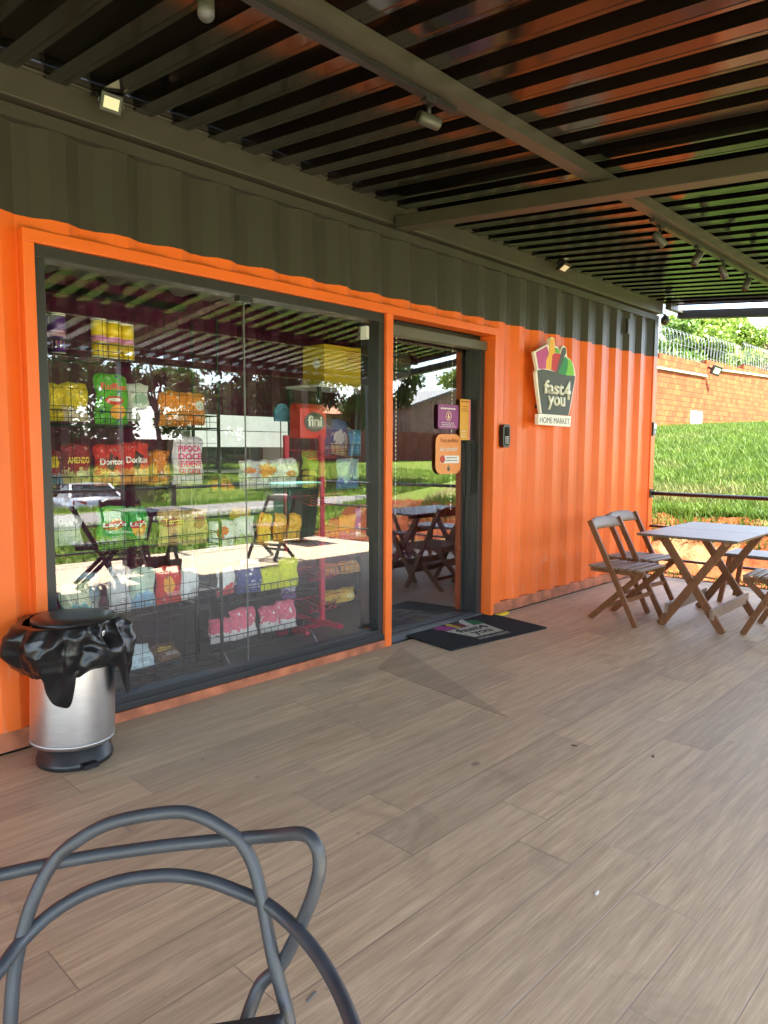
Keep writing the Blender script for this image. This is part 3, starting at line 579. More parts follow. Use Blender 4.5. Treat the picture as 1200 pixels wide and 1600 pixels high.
MB().tube([(7.5, -0.02, 2.74), (7.60, -0.03, 2.735)], 0.010, 8).build('bracket', M['alu'], t)
MB().lathe([(0.005, 2.625), (0.03, 2.632), (0.045, 2.655), (0.047, 2.69), (0.035, 2.71), (0.012, 2.735)], (7.60, -0.03), 20).build('dome', M['black_plastic'], t)
# cable ends hanging by the corner
o = MB().tube(spline([(7.52, -0.07, 2.84), (7.57, -0.10, 2.80), (7.56, -0.12, 2.76), (7.50, -0.09, 2.74)]), 0.005, 6).build('cable', M['white']); tag(o, 'white cable looping at the end of the fascia', 'cable'); origin_to(o, (7.52, -0.07, 2.74))
# keypad
t = empty('access_keypad', (4.685, -0.02, 1.42), label='black access keypad mounted on the orange wall beside the door', cat='keypad')
def rrect(x0, x1, z0, z1, r, n=6):
    out = []
    for cx, cz, a0 in ((x1-r, z1-r, 0), (x0+r, z1-r, 90), (x0+r, z0+r, 180), (x1-r, z0+r, 270)):
        for i in range(n+1): a = R(a0+90*i/n); out.append((cx+r*math.cos(a), cz+r*math.sin(a)))
    return out
bevel(MB().prism(rrect(4.640, 4.735, 1.325, 1.505, 0.03), -0.042, 0.0).build('body', M['black_plastic'], t), 0.006)
M['screen'] = mat('dark_screen', (0.012, 0.016, 0.018), 0.08, var=0.1)
MB().prism(rrect(4.660, 4.718, 1.345, 1.485, 0.012), -0.0445, -0.0425).build('screen', M['screen'], t)
kd = MB()
for r_ in range(4):
    for q in range(3): kd.box(4.668+q*0.016, 4.677+q*0.016, -0.0462, -0.0446, 1.355+r_*0.016, 1.364+r_*0.016)
kd.build('keys', M['seal'], t)
# switch on the corner post
t = empty('wall_switch', (7.44, -0.02, 1.53), label='black switch plate with white panel on the corner post', cat='switch')
MB().box(7.41, 7.49, -0.032, -0.0155, 1.46, 1.60).build('plate', M['black_plastic'], t)
MB().box(7.42, 7.48, -0.037, -0.0322, 1.535, 1.585).build('panel', M['white'], t)
MB().box(7.44, 7.46, -0.036, -0.0322, 1.475, 1.515).build('button', M['seal'], t)

# ------------------------------------------------------------------ fruit basket sign
sgn = empty('wall_sign', (5.34, -0.05, 1.5), label='fruit basket shaped sign reading fast4you on the corrugated wall', cat='sign')
SB = [(4.998, 2.089), (5.195, 2.166), (5.219, 2.155), (5.229, 2.214), (5.246, 2.228), (5.266, 2.233), (5.290, 2.230), (5.306, 2.222), (5.321, 2.166), (5.367, 2.162), (5.404, 2.132), (5.431, 2.172), (5.452, 2.184), (5.475, 2.183), (5.505, 2.162), (5.52, 2.095), (5.562, 2.085), (5.6, 2.065), (5.627, 2.042), (5.651, 1.997), (5.669, 1.952), (5.665, 1.905), (5.577, 1.604), (5.137, 1.599), (5.118, 1.609), (5.056, 1.808), (5.028, 1.926), (5.051, 1.957)]
M['sign_white'] = mat('sign_white', (0.82, 0.80, 0.74), 0.45, var=0.03)
MB().prism(SB, -0.074, -0.050).build('backing_board', M['sign_white'], sgn)
MB().box(5.15, 5.5, -0.05, 0.0, 1.65, 1.68).build('mount', M['alu'], sgn); MB().box(5.15, 5.5, -0.05, 0.0, 2.0, 2.03).build('mount', M['alu'], sgn)
def flat(name, poly, col, y, par, rough=0.65):
    return MB().prism(poly, y-0.002, y+0.001).build(name, mat('sign_'+name+'_paint', col, rough, var=0.08, vs=8), par)
ys_ = -0.0752
flat('carton', [(5.028, 2.087), (5.19, 2.152), (5.219, 2.095), (5.182, 2.036), (5.179, 1.968), (5.074, 1.959)], (0.50, 0.07, 0.28), ys_, sgn)
flat('carrot', [(5.233, 2.206), (5.248, 2.219), (5.269, 2.224), (5.288, 2.219), (5.299, 2.211), (5.311, 2.143), (5.315, 2.11), (5.272, 2.056), (5.263, 1.966), (5.1795, 1.968), (5.1825, 2.036), (5.2195, 2.095)], (0.85, 0.45, 0.06), ys_, sgn)
flat('leaf', [(5.318, 2.154), (5.365, 2.15), (5.395, 2.126), (5.386, 2.109), (5.3155, 2.113)], (0.15, 0.42, 0.03), ys_, sgn)
flat('apple', [(5.273, 2.083), (5.3, 2.105), (5.335, 2.109), (5.386, 2.108), (5.410, 2.112), (5.339, 1.957), (5.2635, 1.966), (5.272, 2.02)], (0.55, 0.03, 0.04), ys_-0.0005, sgn)
flat('bottle', [(5.429, 2.146), (5.445, 2.163), (5.461, 2.169), (5.482, 2.168), (5.495, 2.158), (5.496, 2.127), (5.46, 2.084), (5.378, 1.9475), (5.3395, 1.957), (5.4105, 2.1125)], (0.075, 0.085, 0.082), ys_-0.001, sgn)
flat('pear', [(5.4605, 2.084), (5.493, 2.096), (5.522, 2.079), (5.532, 2.05), (5.525, 2.0), (5.501, 1.9415), (5.3785, 1.9475)], (0.015, 0.26, 0.08), ys_-0.0005, sgn)
flat('lettuce', [(5.522, 2.081), (5.545, 2.083), (5.563, 2.076), (5.585, 2.07), (5.598, 2.057), (5.617, 2.029), (5.635, 1.99), (5.642, 1.9475), (5.5015, 1.9415), (5.5255, 2.0), (5.5325, 2.05)], (0.20, 0.56, 0.03), ys_, sgn)
flat('basket', [(5.053, 1.946), (5.121, 1.961), (5.204, 1.961), (5.334, 1.9555), (5.378, 1.946), (5.501, 1.9405), (5.657, 1.946), (5.653, 1.91), (5.562, 1.603), (5.142, 1.602), (5.089, 1.783)], (0.075, 0.085, 0.085), ys_-0.0003, sgn)
M['letter'] = mat('cream_letter', (0.80, 0.78, 0.68), 0.45, var=0.02)
for s_, x0, x1, z, h in (('fast', 5.150, 5.462, 1.768, 0.112), ('4', 5.470, 5.580, 1.735, 0.158), ('you', 5.215, 5.490, 1.640, 0.115)):
    text_mesh('lettering', s_, M['letter'], sgn, (0, -0.078, z), (1, 0, 0), (0, 0, 1), x0, x1, h=h, depth=0.008, bold=0.022)
MB().prism([(5.075, 1.599), (5.598, 1.598), (5.59, 1.506), (5.074, 1.513)], -0.082, -0.050).build('name_plate', M['sign_white'], sgn)
M['ink'] = mat('dark_ink', (0.07, 0.075, 0.075), 0.5, var=0.02)
text_mesh('lettering', 'HOME MARKET', M['ink'], sgn, (0, -0.0825, 1.528), (1, 0, 0), (0, 0, 1), 5.10, 5.575, h=0.048, depth=0.001, bold=-0.004)

# ------------------------------------------------------------------ door stickers
def sticker(name, lab, x0, x1, z0, z1, r, col, y=0.142):
    t = empty(name, ((x0+x1)/2, y, z0), label=lab, cat='sticker')
    MB().prism(rrect(x0, x1, z0, z1, r), y-0.0012, y).build('film', mat(name+'_film', col, 0.45, var=0.05), t); return t
inkw = mat('white_ink', (0.8, 0.76, 0.74), 0.5); inkr = mat('brown_ink', (0.30, 0.045, 0.02), 0.5)
def lines(par, name, m, x0, x1, zs, y, h=0.006, ragged=0.2):
    mb = MB()
    for i, z in enumerate(zs):
        q = (x1-x0)*ragged*((i*37 % 10)/10); a = x0+q*0.5
        while a < x1-q*0.5-0.01:
            wl = 0.010+0.018*random.random(); mb.box(a, min(a+wl, x1-q*0.5), y-0.0022, y-0.0014, z, z+h); a += wl+0.006
    return mb.build(name, m, par)
st = sticker('purple_sticker', 'purple rounded sticker with a round white emblem on the glass door', 4.07, 4.31, 1.46, 1.64, 0.022, (0.27, 0.06, 0.24))
lines(st, 'print', inkw, 4.10, 4.28, (1.605,), 0.142, 0.011, 0); lines(st, 'print', inkw, 4.10, 4.28, (1.475, 1.489, 1.503), 0.142, 0.004)
em = MB(); ring = [(4.19+0.032*math.cos(a), 1.556+0.032*math.sin(a)) for a in np.linspace(0, 2*math.pi, 29)[:-1]]
em.tube([(x, 0.139, z) for x, z in ring], 0.0035, 5, closed=True); em.prism([(4.182, 1.575), (4.194, 1.575), (4.194, 1.556), (4.202, 1.556), (4.200, 1.536), (4.184, 1.536), (4.178, 1.556), (4.184, 1.558)], 0.1385, 0.1405); em.build('emblem', mat('cream_ink', (0.85, 0.6, 0.45), 0.5), st)
st = sticker('yellow_sticker', 'tall yellow poster sticker with a pink edge on the glass door', 4.330, 4.458, 1.38, 1.69, 0.003, (0.78, 0.42, 0.09))
MB().box(4.442, 4.4575, 0.1395, 0.1407, 1.381, 1.689).build('pink_edge', mat('pink_ink', (0.75, 0.2, 0.3), 0.5), st)
lines(st, 'print', inkr, 4.345, 4.435, (1.667,), 0.142, 0.010, 0); lines(st, 'print', inkr, 4.345, 4.43, (1.60, 1.615, 1.632), 0.142, 0.004); lines(st, 'print', inkw, 4.34, 4.42, (1.445, 1.425, 1.405), 0.142, 0.006)
st = sticker('orange_sticker', 'orange rounded sticker asking about conexão on the glass door', 4.045, 4.345, 1.125, 1.422, 0.065, (0.80, 0.30, 0.09))
text_mesh('lettering', 'Faça pedidos', inkr, st, (0, 0.1400, 1.352), (1, 0, 0), (0, 0, 1), 4.10, 4.31, h=0.040, depth=0.001)
text_mesh('lettering', 'sem conexão?', inkw, st, (0, 0.1400, 1.297), (1, 0, 0), (0, 0, 1), 4.095, 4.305, h=0.036, depth=0.001, bold=0.01)
MB().prism(rrect(4.105, 4.325, 1.205, 1.262, 0.01), 0.1393, 0.1406).build('white_box', inkw, st)
MB().prism([(4.125+0.03*math.cos(a), 1.235+0.03*math.sin(a)) for a in np.linspace(0.39, 0.39+2*math.pi, 9)[:-1]], 0.1383, 0.1392).build('red_badge', mat('red_ink', (0.5, 0.05, 0.03), 0.5), st)
lines(st, 'print', M['ink'], 4.16, 4.30, (1.222, 1.243), 0.1395, 0.006)
eb = MB(); eb.prism([(4.18, 1.175), (4.215, 1.175), (4.209, 1.147), (4.186, 1.147)], 0.1395, 0.1405); eb.box(4.187, 4.193, 0.1395, 0.1405, 1.177, 1.19); eb.box(4.199, 4.205, 0.1395, 0.1405, 1.177, 1.195); eb.build('emblem', M['ink'], st)
# bead strings behind the door glass
for xb, lab in ((3.70, 'string of white beads hanging inside the door near its left edge'), (4.33, 'string of white beads hanging inside the door behind the stickers')):
    mb = MB()
    for i in range(42):
        z = 0.85+i*0.03; mb.lathe([(0.001, z-0.005), (0.005, z-0.003), (0.006, z), (0.005, z+0.003), (0.001, z+0.005)], (xb, 0.22), 8)
    mb.tube([(xb, 0.22, 0.84), (xb, 0.22, 2.12)], 0.0009, 4)
    o = mb.build('bead_string', M['white']); tag(o, lab, 'bead string', 'bead strings inside the door'); origin_to(o, (xb, 0.22, 0.84))

# ------------------------------------------------------------------ doormat
MA = R(-8); MC = Vector((4.10, -0.165, 0))
def mxy(a, b_): c_, s_ = math.cos(MA), math.sin(MA); return (MC.x+a*c_-b_*s_, MC.y+a*s_+b_*c_)
dm = empty('doormat', (MC.x, MC.y, 0), label='dark grey doormat with the fruit basket logo at the glass door', cat='doormat')
M['mat_fibre'] = mat('charcoal_fibre', (0.028, 0.029, 0.031), 0.95, spec=0.15, var=0.6, vs=160, bump=1.0, bs=260)
hw, hd = 0.485, 0.30
bevel(MB().prism([mxy(-hw, -hd), mxy(hw, -hd), mxy(hw, hd), mxy(-hw, hd)], 0.001, 0.013, 'XY').build('pile', M['mat_fibre'], dm), 0.004)
def mflat(name, poly, col): return MB().prism([mxy(*p) for p in poly], 0.0128, 0.0145, 'XY').build(name, mat('mat_'+name, col, 0.95, spec=0.1, var=0.45, vs=90, bump=0.6, bs=200), dm)
mflat('basket', [(-0.20, 0.06), (0.19, 0.06), (0.15, -0.175), (-0.14, -0.175)], (0.36, 0.34, 0.28))
mflat('carton', [(-0.19, 0.07), (-0.07, 0.07), (-0.09, 0.17), (-0.17, 0.20), (-0.23, 0.15)], (0.22, 0.05, 0.16))
mflat('carrot', [(-0.065, 0.07), (-0.03, 0.07), (-0.03, 0.23), (-0.06, 0.24), (-0.08, 0.17)], (0.40, 0.30, 0.05))
mflat('apple', [(-0.025, 0.07), (0.045, 0.07), (0.04, 0.17), (-0.02, 0.17)], (0.12, 0.035, 0.03))
mflat('bottle', [(0.03, 0.065), (0.09, 0.065), (0.145, 0.23), (0.12, 0.245), (0.06, 0.19)], (0.38, 0.36, 0.31))
mflat('lettuce', [(0.095, 0.07), (0.20, 0.07), (0.215, 0.14), (0.17, 0.19), (0.125, 0.19)], (0.03, 0.12, 0.05))
MX = Vector((math.cos(MA), math.sin(MA), 0)); MU = Vector((-math.sin(MA), math.cos(MA), 0)); blk = mat('mat_letter', (0.03, 0.03, 0.03), 0.95)
text_mesh('lettering', 'fast4', blk, dm, Vector((MC.x, MC.y, 0.0146))+MU*(-0.045), MX, MU, -0.14, 0.15, h=0.085, depth=0.001, bold=0.03)
text_mesh('lettering', 'you', blk, dm, Vector((MC.x, MC.y, 0.0146))+MU*(-0.160), MX, MU, -0.09, 0.10, h=0.085, depth=0.001, bold=0.03)
text_mesh('lettering', 'HOME MARKET', mat('mat_pale_letter', (0.30, 0.29, 0.25), 0.95), dm, Vector((MC.x, MC.y, 0.0135))+MU*(-0.245), MX, MU, -0.15, 0.16, h=0.040, depth=0.001)

# ------------------------------------------------------------------ waste bin and its liner
BX, BY = 1.195, -0.25
bn = empty('pedal_bin', (BX, BY, 0), label='brushed steel pedal bin standing beside the shop window', cat='bin')
lean = Matrix.Translation((BX, BY, 0)) @ Matrix.Rotation(R(2.2), 4, 'Y') @ Matrix.Translation((-BX, -BY, 0))
def leaned(o): o.data.transform(Matrix.Translation((-BX, -BY, 0)).inverted()); o.data.transform(lean); o.data.transform(Matrix.Translation((-BX, -BY, 0))); return o
leaned(MB().lathe([(0.160, 0.090), (0.165, 0.093), (0.166, 0.115), (0.166, 0.56), (0.163, 0.575)], (BX, BY), 64).build('body', M['steel'], bn))
leaned(MB().lathe([(0.1675, 0.104), (0.1675, 0.109)], (BX, BY), 64, caps=False).build('seam', M['seal'], bn))
MB().lathe([(0.146, 0.0), (0.151, 0.004), (0.151, 0.026), (0.144, 0.030), (0.144, 0.050), (0.135, 0.054), (0.135, 0.100)], (BX+0.01, BY), 48).build('foot', M['black_plastic'], bn)
MB().box(BX-0.03, BX+0.03, BY-0.182, BY-0.13, 0.012, 0.030).build('pedal', M['black_plastic'], bn)
M['lid'] = mat('satin_black_lid', (0.020, 0.020, 0.020), 0.30, var=0.2, vs=8)
leaned(MB().lathe([(0.160, 0.585), (0.166, 0.590), (0.166, 0.603), (0.156, 0.611), (0.10, 0.617), (0.04, 0.619), (0.002, 0.620)], (BX, BY), 48).build('lid', M['lid'], bn))
M['bag_film'] = mat('black_bin_liner', (0.007, 0.007, 0.008), 0.30, spec=0.5, var=0.3, vs=10, bump=0.05, bs=26)
def crease(m):
    N = m.node_tree.nodes; L = m.node_tree.links; b = N['Principled BSDF']; tc = N.new('ShaderNodeTexCoord'); v = N.new('ShaderNodeTexVoronoi'); v.feature = 'SMOOTH_F1'; v.inputs['Smoothness'].default_value = 0.15; v.inputs['Scale'].default_value = 17
    d = N.new('ShaderNodeTexNoise'); d.inputs['Scale'].default_value = 6; L.new(tc.outputs['Object'], d.inputs['Vector']); a = N.new('ShaderNodeVectorMath'); a.operation = 'MULTIPLY_ADD'; a.inputs[1].default_value = (0.12, 0.12, 0.12); L.new(d.outputs['Color'], a.inputs[0]); L.new(tc.outputs['Object'], a.inputs[2]); L.new(a.outputs[0], v.inputs['Vector'])
    bp = N.new('ShaderNodeBump'); bp.inputs['Strength'].default_value = 0.55; bp.inputs['Distance'].default_value = 0.03; L.new(v.outputs['Distance'], bp.inputs['Height']); L.new(bp.outputs[0], b.inputs['Normal'])
LU, LV = 240, 60
def liner(u, v):
    if u >= 1.0: u = 0.0
    th = 2*math.pi*u; cx, sy = math.cos(th), math.sin(th)
    prof = [(0.0, 0.168, 0.602), (0.10, 0.188, 0.602), (0.25, 0.212, 0.565), (0.5, 0.218, 0.50), (0.75, 0.203, 0.44), (1.0, 0.187, 0.405)]
    for (a, r0, z0), (b_, r1, z1) in zip(prof, prof[1:]):
        if v <= b_ or b_ == 1.0:
            q = (v-a)/(b_-a); r = r0+(r1-r0)*q; z = z0+(z1-z0)*q; break
    dg = math.degrees(th) % 360
    def bump(c, wd): e = abs((dg-c+180) % 360-180); return max(0, 1-(e/wd)**4)
    flap = bump(236, 19)*(0.125+0.0012*(dg-236)) + bump(324, 19)*0.13 + bump(345, 10)*0.03 - bump(285, 25)*0.012
    z -= flap*max(0, (v-0.55)/0.45)**1.3
    r += 0.012*bump(195, 38)*math.sin(math.pi*min(1, v*1.1)) + 0.05*bump(322, 24)*v - 0.02*bump(238, 17)*v
    p = Vector((cx*2.2, sy*2.2, v*1.6))
    k_ = math.sin(math.pi*min(1, v*0.9+0.12))
    q = Vector((r*cx, r*sy, z*0.75)); q += noise.noise_vector(q*7)*0.05
    d1 = noise.voronoi(q*8.5+Vector((3.1, 1.7, 0.4)))[0]; d2 = noise.voronoi(q*19)[0]
    fold = abs(noise.noise(Vector((cx*2.6, sy*2.6, v*0.9+5))))*0.07 - 0.016
    r += (fold + 0.060*(d1[0]-0.45) + 0.020*(d2[0]-0.45) + 0.006*math.sin(15*th+9*v))*k_; z += 0.016*(d1[1]-d1[0]-0.3)*v
    return (BX+r*cx, BY+r*sy*0.97, z)
lm = MB().grid(liner, LU, LV); lm.f = [t for f in lm.f for t in ((f[0], f[1], f[2]), (f[0], f[2], f[3]))]; lm.sm = [True]*len(lm.f); o = lm.build('bin_liner', M['bag_film'], fix=False); bm = bmesh.new(); bm.from_mesh(o.data); bmesh.ops.remove_doubles(bm, verts=bm.verts, dist=1e-5); bm.to_mesh(o.data); bm.free(); tag(o, 'shiny black bin liner folded over the rim of the steel bin', 'bin liner'); origin_to(o, (BX, BY, 0.40))
s_ = o.modifiers.new('thickness', 'SOLIDIFY'); s_.thickness = 0.0015; s_.offset = -1

# ------------------------------------------------------------------ foreground chair of woven tubes
TA = [(0.30, -2.06, 0.0), (0.325, -2.07, 0.15), (0.342, -2.068, 0.30), (0.355, -2.059, 0.408), (0.368, -2.043, 0.468), (0.386, -2.033, 0.52), (0.409, -2.029, 0.573), (0.438, -2.03, 0.617), (0.468, -2.047, 0.648), (0.518, -2.085, 0.679), (0.589, -2.151, 0.695), (0.62, -2.191, 0.692), (0.647, -2.226, 0.671), (0.663, -2.25, 0.652), (0.672, -2.273, 0.618), (0.671, -2.295, 0.577), (0.669, -2.314, 0.531), (0.664, -2.338, 0.485), (0.664, -2.359, 0.441), (0.663, -2.379, 0.399), (0.668, -2.40, 0.28), (0.68, -2.42, 0.14), (0.69, -2.43, 0.0)]
TB = [(0.20, -1.93, 0.52), (0.25, -1.935, 0.585), (0.32, -1.955, 0.603), (0.377, -1.966, 0.597), (0.437, -2.015, 0.61), (0.5, -2.059, 0.617), (0.579, -2.134, 0.631), (0.652, -2.217, 0.646), (0.694, -2.297, 0.668), (0.708, -2.355, 0.689), (0.711, -2.387, 0.685), (0.71, -2.4, 0.655), (0.703, -2.393, 0.607), (0.693, -2.376, 0.555), (0.686, -2.36, 0.513), (0.677, -2.337, 0.466), (0.657, -2.316, 0.438), (0.64, -2.313, 0.412), (0.62, -2.318, 0.385), (0.585, -2.335, 0.36)]
TC = [(0.12, -2.18, 0.44), (0.17, -2.13, 0.462), (0.24, -2.095, 0.475), (0.311, -2.071, 0.484), (0.342, -2.06, 0.497), (0.378, -2.04, 0.51), (0.425, -2.038, 0.534), (0.471, -2.057, 0.557), (0.514, -2.087, 0.573), (0.554, -2.122, 0.582), (0.592, -2.162, 0.585), (0.627, -2.206, 0.579), (0.655, -2.249, 0.567), (0.674, -2.305, 0.561), (0.681, -2.355, 0.551), (0.676, -2.408, 0.547), (0.667, -2.457, 0.541), (0.65, -2.511, 0.535), (0.623, -2.569, 0.533), (0.58, -2.65, 0.52), (0.53, -2.72, 0.46)]
ch = empty('tube_chair', (0.42, -2.40, 0), label='grey plastic chair with a back of woven looping tubes in the foreground', cat='chair')
M['chair_grey'] = mat('slate_grey_plastic', (0.036, 0.042, 0.051), 0.45, spec=0.5, var=0.16, vs=22, bump=0.04, bs=60, rvar=0.08)
for pts in (TA, TB, TC):
    MB().tube(spline(pts, 6), 0.0112, 16).build('back_loop', M['chair_grey'], ch)
fwd = Vector((0.7214, 0.6925, 0)); rgt = Vector((0.6928, -0.7211, 0)); SC = Vector((0.520, -2.275, 0.402))
def seat(u, v):
    a = (u-0.42)*0.30; b_ = -v*0.40; edge = (abs(u-0.5)*2)**4
    p = SC + rgt*(a*(1-0.10*v)+0.0) + fwd*b_; return (p.x, p.y, p.z + 0.05*(u-0.8) + 0.012*(1-edge) - 0.012*math.sin(math.pi*v) + 0.012*edge)
se = MB().grid(seat, 20, 20).build('seat', M['chair_grey'], ch, fix=False); q = se.modifiers.new('thickness', 'SOLIDIFY'); q.thickness = 0.022; q.offset = -1
for a, b_, sp_ in ((-0.155, -0.39, -0.02), (0.155, -0.39, 0.02)):
    p = SC + rgt*a + fwd*b_; p.z += 0.14*a - 0.02; e = SC + rgt*(a+sp_) + fwd*(b_ + (0.05 if b_ == 0 else -0.03)); e.z = 0
    MB().tube([p+Vector((0, 0, -0.012)), (p+e)/2+Vector((0, 0, 0)), e], [0.014, 0.0125, 0.011], 14).build('leg', M['chair_grey'], ch)
p0 = SC + rgt*(-0.165); p1 = SC+rgt*0.165

# ------------------------------------------------------------------ folding table and chairs
def make_chair(wm, sm, label, group):
    t = empty('folding_chair', (0, 0, 0), label=label, cat='chair', group=group)
    hw = 0.22
    for s_ in (-1, 1):
        x_ = s_*hw
        bevel(MB().bar((x_, -0.20, 0.77), (x_, 0.20, 0.0), 0.022, 0.042, (1, 0, 0)).build('stile', wm, t, local=True), 0.004)
        x_ = s_*(hw-0.045)
        bevel(MB().bar((x_, 0.20, 0.385), (x_, -0.20, 0.0), 0.020, 0.042, (1, 0, 0)).build('leg', wm, t, local=True), 0.003)
        MB().box(x_-0.011, x_+0.011, -0.20, 0.225, 0.375, 0.41).build('seat_rail', wm, t, local=True)
    def bslat(u, v):
        x_ = (u-0.5)*(2*hw-0.022); top = 0.775 + 0.010*math.cos((u-0.5)*math.pi) - (0.016 if abs(u-0.5) > 0.38 else 0)
        z = 0.70 + (top-0.70)*v; return (x_, -0.195+0.015*math.cos((u-0.5)*math.pi)*-1 - (z-0.75)*0.5, z)
    o = MB().grid(bslat, 14, 3).build('backrest', sm, t, local=True, fix=False); q = o.modifiers.new('thickness', 'SOLIDIFY'); q.thickness = 0.018; q.offset = 0
    mb = MB()
    for i in range(7):
        y = -0.185 + i*0.064; mb.bar((-hw+0.012, y, 0.418-0.004*math.sin(i)), (hw-0.012, y, 0.418-0.004*math.sin(i)), 0.045, 0.015, (0, 1, 0), 0.004)
    mb.build('seat', sm, t, local=True)
    MB().bar((-hw, 0.105, 0.185), (hw, 0.105, 0.185), 0.03, 0.018, (0, 0, 1)).bar((-hw+0.04, -0.10, 0.10), (hw-0.04, -0.10, 0.10), 0.03, 0.018, (0, 0, 1)).build('stretcher', wm, t, local=True)
    return t
def make_table(wm, tm, label, Lx=1.16, Ly=0.70, H=0.70):
    t = empty('folding_table', (0, 0, 0), label=label, cat='table')
    mb = MB().box(-Lx/2, -0.002, -Ly/2, Ly/2, H-0.018, H).box(0.002, Lx/2, -Ly/2, Ly/2, H-0.018, H); bevel(mb.build('table_top', tm, t, local=True), 0.003)
    MB().box(-Lx/2+0.06, Lx/2-0.06, -Ly/2+0.10, -Ly/2+0.122, H-0.055, H-0.019).build('apron', wm, t, local=True); MB().box(-Lx/2+0.06, Lx/2-0.06, Ly/2-0.122, Ly/2-0.10, H-0.055, H-0.019).build('apron', wm, t, local=True)
    for sx in (-1, 1):
        x_ = sx*(Lx/2-0.18)
        bevel(MB().bar((x_, -0.24, H-0.03), (x_, 0.22, 0.0), 0.024, 0.058, (1, 0, 0)).build('leg', wm, t, local=True), 0.004)
        bevel(MB().bar((x_-sx*0.03, 0.24, H-0.03), (x_-sx*0.03, -0.22, 0.0), 0.024, 0.058, (1, 0, 0)).build('leg', wm, t, local=True), 0.004)
    x_ = Lx/2-0.18
    MB().bar((-x_-0.02, -0.150, 0.135), (x_+0.02, -0.150, 0.135), 0.075, 0.022, (0, 0, 1)).build('stretcher', M['wood_light'], t, local=True)
    MB().bar((-x_-0.02, 0.172, 0.135), (x_+0.02, 0.172, 0.135), 0.075, 0.022, (0, 0, 1)).build('stretcher', M['wood_light'], t, local=True)
    return t
tb = make_table(M['wood'], M['table_top'], 'folding wooden table with grey top and crossed legs by the railing'); tb.location = (5.66, -1.28, 0); tb.rotation_euler.z = R(1)
GC = 'folding wooden chairs round the table by the railing'
c1 = make_chair(M['wood'], M['wood_light'], 'folding wooden chair nearest the orange wall with its back to the wall', GC); c1.location = (5.25, -0.79, 0); c1.rotation_euler.z = R(178)
c2 = copy_tree(c1); c2.location = (5.80, -0.66, 0); c2.rotation_euler.z = R(175); c2['label'] = 'folding wooden chair at the far end of the table near the container corner'
c3 = copy_tree(c1); c3.location = (5.62, -1.80, 0); c3.rotation_euler.z = R(2); c3['label'] = 'folding wooden chair cut by the right edge of the view'
# bench behind the table
bt = empty('wooden_bench', (6.62, -1.62, 0), label='low wooden bench with a flat grey top behind the table', cat='bench')
bevel(MB().box(6.42, 6.82, -2.2, -1.10, 0.40, 0.43).build('bench_top', M['table_top'], bt), 0.004)
for x_, y_ in ((6.46, -1.16), (6.78, -1.16), (6.46, -2.12), (6.78, -2.12)):
    sx = -0.04 if x_ < 6.6 else 0.04; sy = 0.06 if y_ > -1.5 else -0.06
    MB().bar((x_, y_, 0.40), (x_+sx, y_+sy, 0.0), 0.035, 0.035, (1, 0, 0)).build('leg', M['wood'], bt)
MB().box(6.44, 6.80, -1.175, -1.155, 0.33, 0.40).build('apron', M['wood'], bt); MB().box(6.44, 6.80, -2.14, -2.12, 0.33, 0.40).build('apron', M['wood'], bt)
# dark folding set by the front railing (seen in the window reflection)
GD = 'dark folding chairs along the front of the porch'
d1 = make_chair(M['wood_dark'], M['wood_dark'], 'dark folding chair by the front railing reflected in the window, nearer the post', GD); d1.location = (3.05, -3.55, 0); d1.rotation_euler.z = R(-70)
d2 = copy_tree(d1); d2.location = (5.35, -3.75, 0); d2.rotation_euler.z = R(80); d2['label'] = 'dark folding chair by the front railing reflected near the door'
d3 = copy_tree(d1); d3.location = (3.75, -4.35, 0); d3.rotation_euler.z = R(10); d3['label'] = 'dark folding chair beside the dark table with its back to the meadow'
td = make_table(M['wood_dark'], M['wood_dark'], 'dark folding table on the porch reflected in the window', 0.7, 0.7); td.location = (3.80, -3.72, 0); td.rotation_euler.z = R(8)
# green wheelie bin at the front edge
gb = empty('wheelie_bin', (6.70, -4.95, 0), label='green wheelie bin with teal lid by the front railing', cat='bin')
M['bin_green'] = mat('green_plastic', (0.012, 0.11, 0.065), 0.45); M['bin_teal'] = mat('teal_plastic', (0.10, 0.42, 0.30), 0.4)
mb = MB().add([(6.48, -5.12, 0.06), (6.92, -5.12, 0.06), (6.92, -4.76, 0.06), (6.48, -4.76, 0.06), (6.43, -5.17, 0.82), (6.97, -5.17, 0.82), (6.97, -4.70, 0.82), (6.43, -4.70, 0.82)], [(0, 3, 2, 1), (4, 5, 6, 7), (0, 1, 5, 4), (1, 2, 6, 5), (2, 3, 7, 6), (3, 0, 4, 7)]); bevel(mb.build('body', M['bin_green'], gb), 0.02)
bevel(MB().box(6.40, 7.0, -5.20, -4.67, 0.822, 0.87).build('lid', M['bin_teal'], gb), 0.015)
for x_ in (6.46, 6.94): MB().tube([(x_-0.03, -5.12, 0.09), (x_+0.03, -5.12, 0.09)], 0.09, 16).build('wheel', M['black_plastic'], gb)

